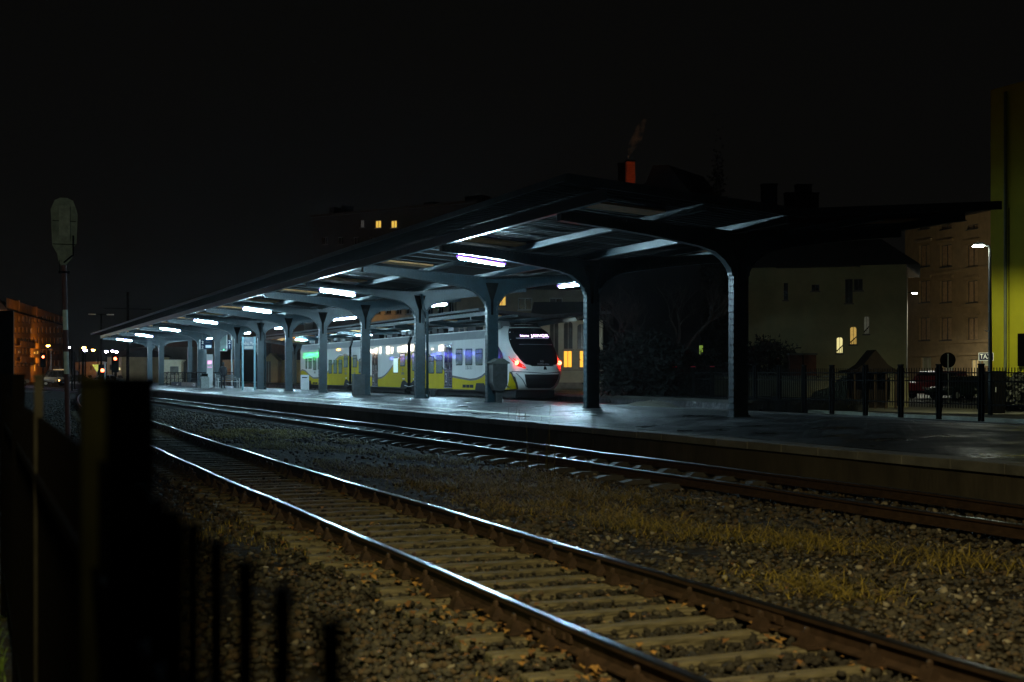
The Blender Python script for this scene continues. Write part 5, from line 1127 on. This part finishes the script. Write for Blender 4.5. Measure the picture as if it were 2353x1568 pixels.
# ---- taxi sign, no entry disc, bus shelter gable
q = at(2265, 857, 60); t = thing('taxi_sign', 'blue and white TAXI sign partly behind the lamp post', 'sign', (q.x, q.y, 0), -.4); zt = CZ + (857-829)*60/F
m = MB(); m.tube([(-.25,0,0),(-.25,0,zt)], .035, 8); m.build('pole', GREYM, t); m = MB(); m.box((-.34,-.03,zt),(.34,0,zt+.36)); m.build('border', SIGNW, t); m = MB(); m.box((-.32,-.034,zt+.02),(.32,-.03,zt+.34)); f_ = m.build('panel', mat('taxi_blue', (.01,.012,.05), .3, 0), t)
text('taxi_text', 'TAXI', .30, (0,-.037,zt+.18), mat('taxi_white', (.8,.8,.75), .5, 0, emit=(1,1,.95), es=.22), t, sx=.86); m = MB(); m.box((-.12,-.02,zt-.24),(.12,0,zt-.02)); m.build('lower_plate', mat('grey_plate', (.25,.25,.22), .6, 0), t)
q = at(2178, 857, 70); t = thing('round_road_sign', 'round road sign seen from its dark back side above the fence', 'road sign', (q.x, q.y, 0), -.4); m = MB(); m.tube([(0,0,0),(0,0,2.7)], .03, 8); m.build('pole', GREYM, t); m = MB(); m.tube([(0,.03,CZ+29*70/F),(0,.05,CZ+29*70/F)], .42, 24); m.build('disc', BLACKP, t)
q = at(2012, 857, 60); t = thing('bus_shelter', 'small dark wooden shelter with a curved gable behind the fence', 'shelter', (q.x, q.y, 0), -.4); zt = CZ + 22*60/F
m = MB(); m.prism([(-1.35,zt-.35),(-.9,zt-.28),(-.55,zt-.05),(0,zt+.62),(.55,zt-.05),(.9,zt-.28),(1.35,zt-.35),(1.35,zt-.45),(-1.35,zt-.45)], 0, 1.6); m.build('roof', mat('shelter_roof', (.008,.006,.005), .9, 0, spec=.03), t)
for x in (-.95,-.5,0,.5,.95): m = MB(); m.box((x-.05,.1,0),(x+.05,.2,zt-.45)); m.build('post', mat('shelter_wood', (.02,.014,.010), .9, 0, spec=.03), t)
m = MB(); m.box((-.95,1.45,0),(.95,1.5,zt-.45)); m.build('back_wall', MATS['shelter_roof'], t)
# ---- cars in the forecourt
car('parked_van', 'dark red van behind the fence left of the post with the bright slot', 'van', at(2103, 857, 82) + Vector((0,0,-1.62)), .25, mat('van_red', (.10,.006,.006), .3, 0, 0, coat=.5), 4.4, 1.8, 1.75, 'van')
car('parked_car', 'dark green sedan parked between the red van and the white car', 'car', at(2150, 857, 76) + Vector((0,0,-1.62)), .12, mat('car_green', (.012,.02,.018), .2, .2, 0, coat=.6), 4.4, 1.75, 1.45, 'sedan')
car('parked_car', 'white car behind the fence below the TAXI sign', 'car', at(2222, 857, 84) + Vector((0,0,-1.62)), -.1, mat('car_white', (.9,.88,.78), .3, 0, 0, coat=.4), 4.2, 1.75, 1.5, 'suv')
# ---- tall station fence with posts in pairs
xsf = [1550,1592,1636,1685,1735,1790,1847,1911,1988,2069,2157,2254,2370]
YS = []
for px in xsf: p_ = at(px, 857, onX(px, 32.3)); YS.append(p_.y)
FB = mat('fence_paint', (.014,.013,.0125), .9, 0, .2, 5, spec=.05)
for i, y_ in enumerate(YS[:-1]):
    t = thing('fence_post', 'x', 'post', (32.3, y_, 0), 0, 'posts of the tall station fence')
    t['label'] = ['first tall fence post from the left, its cap glowing red', 'second tall fence post from the left, its cap glowing red', 'third tall fence post from the left', 'fence post hidden behind the nearest column', 'first tall fence post right of the nearest column', 'second tall fence post right of the nearest column', 'third tall fence post right of the nearest column', 'fence post before the lit stair windows', 'fence post left of the small wooden shelter', 'fence post left of the dark red van', 'fence post right of the dark red van', 'fence post with a bright slot below the TAXI sign'][i]
    for s in (-1, 1): MB().box((-.05, s*.075 - .03, 0), (.05, s*.075 + .03, 1.95)).build('post_half', FB, t)
    MB().box((-.06, -.115, 1.95), (.06, .115, 2.0)).build('cap', mat('cap_red_shine', (.95,.05,.08), .3, 0, 0) if i < 3 else FB, t)  # red shine of the tail lamps put into the first caps' colour
    ya, yb = YS[i+1], y_
    if i == 3: continue
for i in range(len(YS)-1):
    ya, yb = YS[i+1] + .12, YS[i] - .12; L = yb - ya
    t = thing('station_fence', ['fence bay between the two red capped posts', 'fence bay right of the second red capped post', 'fence bay just left of the nearest column', 'fence bay hidden behind the nearest column', 'first fence bay right of the nearest column', 'second fence bay right of the nearest column', 'third fence bay right of the nearest column', 'fence bay below the lit stair windows', 'fence bay before the small wooden shelter', 'fence bay before the dark red van', 'fence bay before the dark sedan and the white car', 'fence bay before the yellow wall'][i], 'fence', (32.3, ya, 0), 0, 'bays of the tall station fence')
    for z in (.58, 1.38, 1.68): MB().box((-.02, 0, z - .022), (.02, L, z + .022)).build('rail', FB, t)
    n = max(6, int(L/.135))
    for j in range(n): MB().box((-.011, (j+.5)*L/n - .012, .42), (.011, (j+.5)*L/n + .012, 1.86)).build('picket', FB, t)
    for q in (.1*L,): m = MB(); m.tube([(-.015, L*.5-.14, 1.4), (-.015, L*.5+.14, 1.66)], .009, 4); m.tube([(-.015, L*.5+.14, 1.4), (-.015, L*.5-.14, 1.66)], .009, 4); m.build('cross_ornament', FB, t)
# mound of earth at the end of the station platform
q = at(1497, 857, 50); m = MB(); rows = []
for i in range(9):
    r_ = i/8; rows.append([(q.x + 2.0*r_*math.cos(a_)*(1+.15*math.sin(3*a_)), q.y + 1.5*r_*math.sin(a_), .62*(1-r_*r_) + .05*math.sin(7*a_+i) - .05) for a_ in np.linspace(0, 2*math.pi, 25)])
m.grid(rows); o = m.build('earth_mound', EARTH, None, smooth=True); tag(o, 'low mound of earth left of the first red capped post', 'mound'); 
# ---- trees
BARK = mat('tree_bark', (.035,.03,.025), .9, 0, .3, 4); FOL = mat('evergreen_leaves', (.006,.008,.005), .8, 0, .4, 2)
def bare_tree(label, q, H, seed, spread=.55, depth=6):
    rr = random.Random(seed); t = thing('bare_tree', label, 'tree', (q.x, q.y, 0), 0, 'bare trees behind the train'); tr_ = MB(); cr_ = MB()
    def br(p, d, L, r, k):
        mid = p + d*L*.5 + Vector((rr.uniform(-.06,.06), rr.uniform(-.06,.06), 0))*L; e = p + d*L
        (tr_ if k >= depth - 1 else cr_).tube([p, mid, e], [r, r*.85, r*.7], 6 if k > 3 else 3, cap=False)
        if k == 0: return
        for i in range(rr.choice((2, 3, 3)) if k > 1 else 3):
            a = rr.uniform(0, 6.28); nd = (d + Vector((math.cos(a), math.sin(a), rr.uniform(-.15, .35)))*spread*rr.uniform(.7, 1.3)).normalized()
            br(e if i else mid + (e-mid)*.6, nd, L*rr.uniform(.62, .85), r*.62, k-1)
    br(Vector((0,0,0)), Vector((0,0,1)), H*.28, H*.022, depth)
    tr_.build('trunk', BARK, t); cr_.build('crown', BARK, t); return t
bare_tree('bare tree whose fine twigs reach in front of the arched station windows', at(1452, 857, 78), 7.5, 4)
bare_tree('bare tree between the second and first column from the right', at(1560, 857, 80), 9.0, 9)
def leafy(label, q, w, h, seed, n=5200, zb_=0, name='evergreen_shrub', cat='shrub'):
    g_ = np.random.default_rng(seed); t = thing(name, label, cat, (q.x, q.y, zb_), 0); k = n
    cl = g_.normal(0, 1, (40, 3)); cl /= np.linalg.norm(cl, axis=1)[:, None]; cl *= g_.uniform(.35, 1, (40, 1))**.5; c = cl[g_.integers(0, 40, k)] + g_.normal(0, .17, (k, 3))
    P_ = c*np.array([w/2, w/2, h/2]) + np.array([0,0,h*.52]); P_[:, 2] = np.maximum(P_[:, 2], .05); s_ = g_.uniform(.05, .13, k); V = P_[:, None, :] + g_.normal(0, 1, (k, 3, 3))*s_[:, None, None]
    rawmesh('crown', V.reshape(-1, 3), np.arange(k*3).reshape(k, 3), FOL, parent=t); m = MB(); m.tube([(0,0,0),(.05,0,h*.3),(0,.05,h*.6)], [.12,.09,.05], 7); m.build('trunk', BARK, t)
leafy('large dark evergreen bush right of the second column from the right', at(1475, 857, 66), 4.6, 3.6, 1, 9000)
leafy('dark evergreen bush left of the nearest column', at(1590, 857, 70), 3.2, 2.8, 2, 5000)
leafy('dark bush at the foot of the villa right of the nearest column', at(1760, 857, 74), 3.6, 3.4, 3, 6000)
leafy('tall narrow dark tree rising as a silhouette behind the canopy roof', at(1645, 857, 125), 2.6, 21, 5, 12000, name='slim_tree', cat='tree')
leafy('dark hedge behind the fence below the yellow wall', at(2330, 857, 56), 2.6, 1.5, 6, 5000)
t = thing('lit_garden_gate', 'small greenish lit gap in the garden between the bushes', 'gate', at(1611, 806, 88)); MB().box((-.1,0,-.25),(.12,.1,.35)).build('lamp_glow', mat('green_lamp', (.2,.3,.05), .5, emit=(.6,.9,.12), es=.22), t)
# tall metal cabinet by the fence near the lamp post
q = at(2290, 857, 53); t = thing('switch_cabinet', 'dark cabinet beside the street lamp behind the fence', 'cabinet', (q.x, q.y, 0), -.4); MB().box((-.45,0,0),(.35,.4,1.75)).build('cabinet_body', BLACKP, t, bevel=.02); MB().box((-.06,-.02,.9),(-.03,0,1.1)).build('handle', GREYM, t)
# beyond the frame at left: assumed shops, lights placed to mirror in the train
SHW = mat('reflection_glow_warm', (1,.9,.7), .5, var=0, emit=(1,.84,.60), es=22); SHB = mat('reflection_glow_blue', (.2,.2,1), .5, var=0, emit=(.10,.12,1), es=15); SHG = mat('reflection_glow_green', (.1,1,.3), .5, var=0, emit=(.02,1,.16), es=30)  # glowing materials added for the coloured reflections on the train side
t = thing('assumed_shop_row', 'assumed unseen row of shops whose added warm, blue and green glows mirror in the train', 'building', (-14, 150, 0), 0)
MB().box((-9, 0, 0), (0, 140, 8.5)).build('wall', mat('assumed_shop_wall', (.2,.18,.15), .9, 0), t)
rr = random.Random(8); m = MB(); m2 = MB(); m3 = MB()
y = 40
while y < 84:
    L = rr.uniform(.4, 2.4); strong = y > 52
    if rr.random() < (.9 if strong else .45): m.box((.05, y, 5.1 + rr.uniform(-.1, .3)), (.25, y + L, (6.1 if strong else 5.7) + rr.uniform(-.2, .3)))
    y += L + rr.uniform(.1, .5 if strong else 1.8)
m.build('warm_reflection_boxes', SHW, t)
y = 10
while y < 68:
    L = rr.uniform(.25, 1.6); z = 4.15 + rr.uniform(-.3, .2)
    if rr.random() < .8: m2.box((.3, y, z), (.4, y + L, z + rr.uniform(.25, .8)))
    y += L + rr.uniform(.1, 1.2)
m2.build('blue_reflection_boxes', SHB, t)
for i in range(26): yy = 114 + i*.9; z = 5.3 + rr.uniform(-.5, .5); m3.box((.05, yy, z), (.15, yy + rr.uniform(.2, .7), z + rr.uniform(.1, .6)))
m3.build('green_reflection_boxes', SHG, t)
LIGHTS = [
 ('assumed_light_behind', 'SPOT', (-.3, -1, 8), 5800, (1, .77, .36), dict(size=.25, aim=(4.6, 7.8, 0), spot=60, blend=1)),  # assumed street lamp out of view behind the camera
 ('assumed_verge_light', 'SPOT', (-6, 6, 6), 260, (.6, 1, .2), dict(size=.2, aim=(-.4, 9, 0), spot=50, blend=.5)),  # assumed unseen light that greens the verge grass
 ('mast_fill_spot', 'SPOT', (-9, 12, 8), 1900, (.9, 1, .72), dict(size=.2, aim=(2.3, 35, 5.0), spot=26, blend=.6)),  # added spot without a lamp, brightens the signal mast
 ('street_lamp_light', 'SPOT', tuple(lamp1), 5200, (1, .98, .55), dict(size=.12, aim=tuple(lamp1 + Vector((.72, .68, -.80))), spot=82, blend=.45)),
 ('street_lamp_far_light', 'SPOT', lamp2, 2200, (.95, .95, .75), dict(size=.12, aim=(lamp2[0], lamp2[1], 0), spot=165, blend=.5)),
 ('tenement_fill_spot', 'SPOT', tuple(at(2150, 760, 94)), 1500, (1, .85, .52), dict(size=.3, aim=tuple(at(2175, 640, 112)), spot=110, blend=1)),  # spot added to brighten the tenement front, no lamp hangs here
 ('shed_fill_spot', 'SPOT', (30.5, 132, 5.6), 11000, (1, .60, .17), dict(size=.3, aim=(32, 150, 0), spot=130, blend=.6)),  # lampless spot added to light the sheds orange
 ('villa_fill_spot', 'SPOT', tuple(at(2010, 655, 66)), 420, (1, .97, .58), dict(size=.3, aim=tuple(at(1890, 740, 88)), spot=100, blend=1)),  # added to lift the villa wall, no such lamp stands here
 ('station_wall_fill_spot', 'SPOT', tuple(at(1365, 760, 84)), 800, (.97, 1, .88), dict(size=.3, aim=tuple(at(1330, 800, 98)), spot=100, blend=.7)),  # spot added before the station wall, not part of any lamp
 ('red_tail_glow', 'POINT', tuple(nose(-.86, 2.2, .16)), 12, (1, .02, .01), dict(size=.06)),
 ('red_tail_glow', 'POINT', tuple(nose(.86, 2.2, .2)), 110, (1, .02, .01), dict(size=.06)),
 ('street_light_left', 'SPOT', tuple(at(225, 800, 150)), 2600, (1, .9, .6), dict(size=.3, aim=tuple(at(215, 857, 205)), spot=120, blend=.6)),
 ('chimney_fill_spot', 'SPOT', tuple(at(1470, 600, 100)), 2600, (1, .42, .16), dict(size=.3, aim=tuple(at(1450, 350, 120)), spot=26, blend=.6)),  # unseen spot added to light up the chimney and its smoke
]
for px, D, e in ((45, 188, 2600), (85, 205, 3000), (120, 230, 2400)): LIGHTS.append(('sodium_light', 'SPOT', tuple(at(px, 815, D)), e, (1, .34, .03), dict(size=.3, aim=tuple(at(px + 4, 830, D + 30)), spot=150, blend=1)))
HZ = .0001
if HZ:
    hm = bpy.data.materials.new('haze_air'); hm.use_nodes = True; nt = hm.node_tree; nt.nodes.remove(nt.nodes['Principled BSDF']); v = nt.nodes.new('ShaderNodeVolumePrincipled'); v.inputs['Density'].default_value = HZ; v.inputs['Color'].default_value = (.85,.87,.9,1); v.inputs['Anisotropy'].default_value = .8
    nt.links.new(v.outputs[0], nt.nodes['Material Output'].inputs['Volume'])
    o = MB().box((-70, -12, -1.2), (175, 450, 34)).build('haze', hm); tag(o, kind='stuff')
# ================================================================ LIGHT, SKY, CAMERA
def lamp_light(name, kind, loc, energy, color, size=.15, aim=None, spot=None, blend=.3):
    l = bpy.data.lights.new(name, kind); l.energy = energy; l.color = color
    if kind in ('POINT', 'SPOT'): l.shadow_soft_size = size
    if kind == 'SPOT': l.spot_size = math.radians(spot); l.spot_blend = blend
    o = bpy.data.objects.new(name, l); COL.objects.link(o); o.location = loc
    if aim is not None: o.rotation_euler = (Vector(aim) - Vector(loc)).to_track_quat('-Z', 'Y').to_euler()
    return o
for a in LIGHTS: lamp_light(*a[:5], **a[5])
w = bpy.data.worlds.new('World'); SC.world = w; w.use_nodes = True; nt = w.node_tree; bg = nt.nodes['Background']
tc = nt.nodes.new('ShaderNodeTexCoord'); sp = nt.nodes.new('ShaderNodeSeparateXYZ'); cr = nt.nodes.new('ShaderNodeValToRGB')
nt.links.new(tc.outputs['Generated'], sp.inputs[0]); nt.links.new(sp.outputs[2], cr.inputs[0]); nt.links.new(cr.outputs[0], bg.inputs[0])
e = cr.color_ramp.elements; e[0].position = 0; e[0].color = (.0042, .0039, .0033, 1); e[1].position = .5; e[1].color = (.0026, .0026, .0025, 1)
x = cr.color_ramp.elements.new(.14); x.color = (.0032, .0031, .0028, 1)
bg.inputs[1].default_value = .72
cam = bpy.data.cameras.new('camera'); co = bpy.data.objects.new('camera', cam); COL.objects.link(co); SC.camera = co
cam.sensor_width = 36; cam.lens = 36 * F / 2353; cam.shift_y = (857 - 784) / 2353; cam.clip_end = 2000; cam.clip_start = .05
co.location = (0, 0, CZ); co.rotation_euler = (math.pi/2, 0, -TH)
cam.dof.use_dof = True; cam.dof.focus_distance = 46; cam.dof.aperture_fstop = cam.lens / 19.0; cam.dof.aperture_blades = 7
SC.view_settings.view_transform = 'Standard'; SC.view_settings.look = 'None'; SC.view_settings.exposure = 0; SC.view_settings.gamma = 1
SC.render.engine = 'CYCLES'; SC.cycles.use_denoising = True; SC.cycles.max_bounces = 6; SC.cycles.diffuse_bounces = 3; SC.cycles.glossy_bounces = 3; SC.cycles.transmission_bounces = 2
SC.cycles.use_light_tree = True; SC.cycles.sample_clamp_indirect = 3; SC.cycles.caustics_reflective = False; SC.cycles.caustics_refractive = False
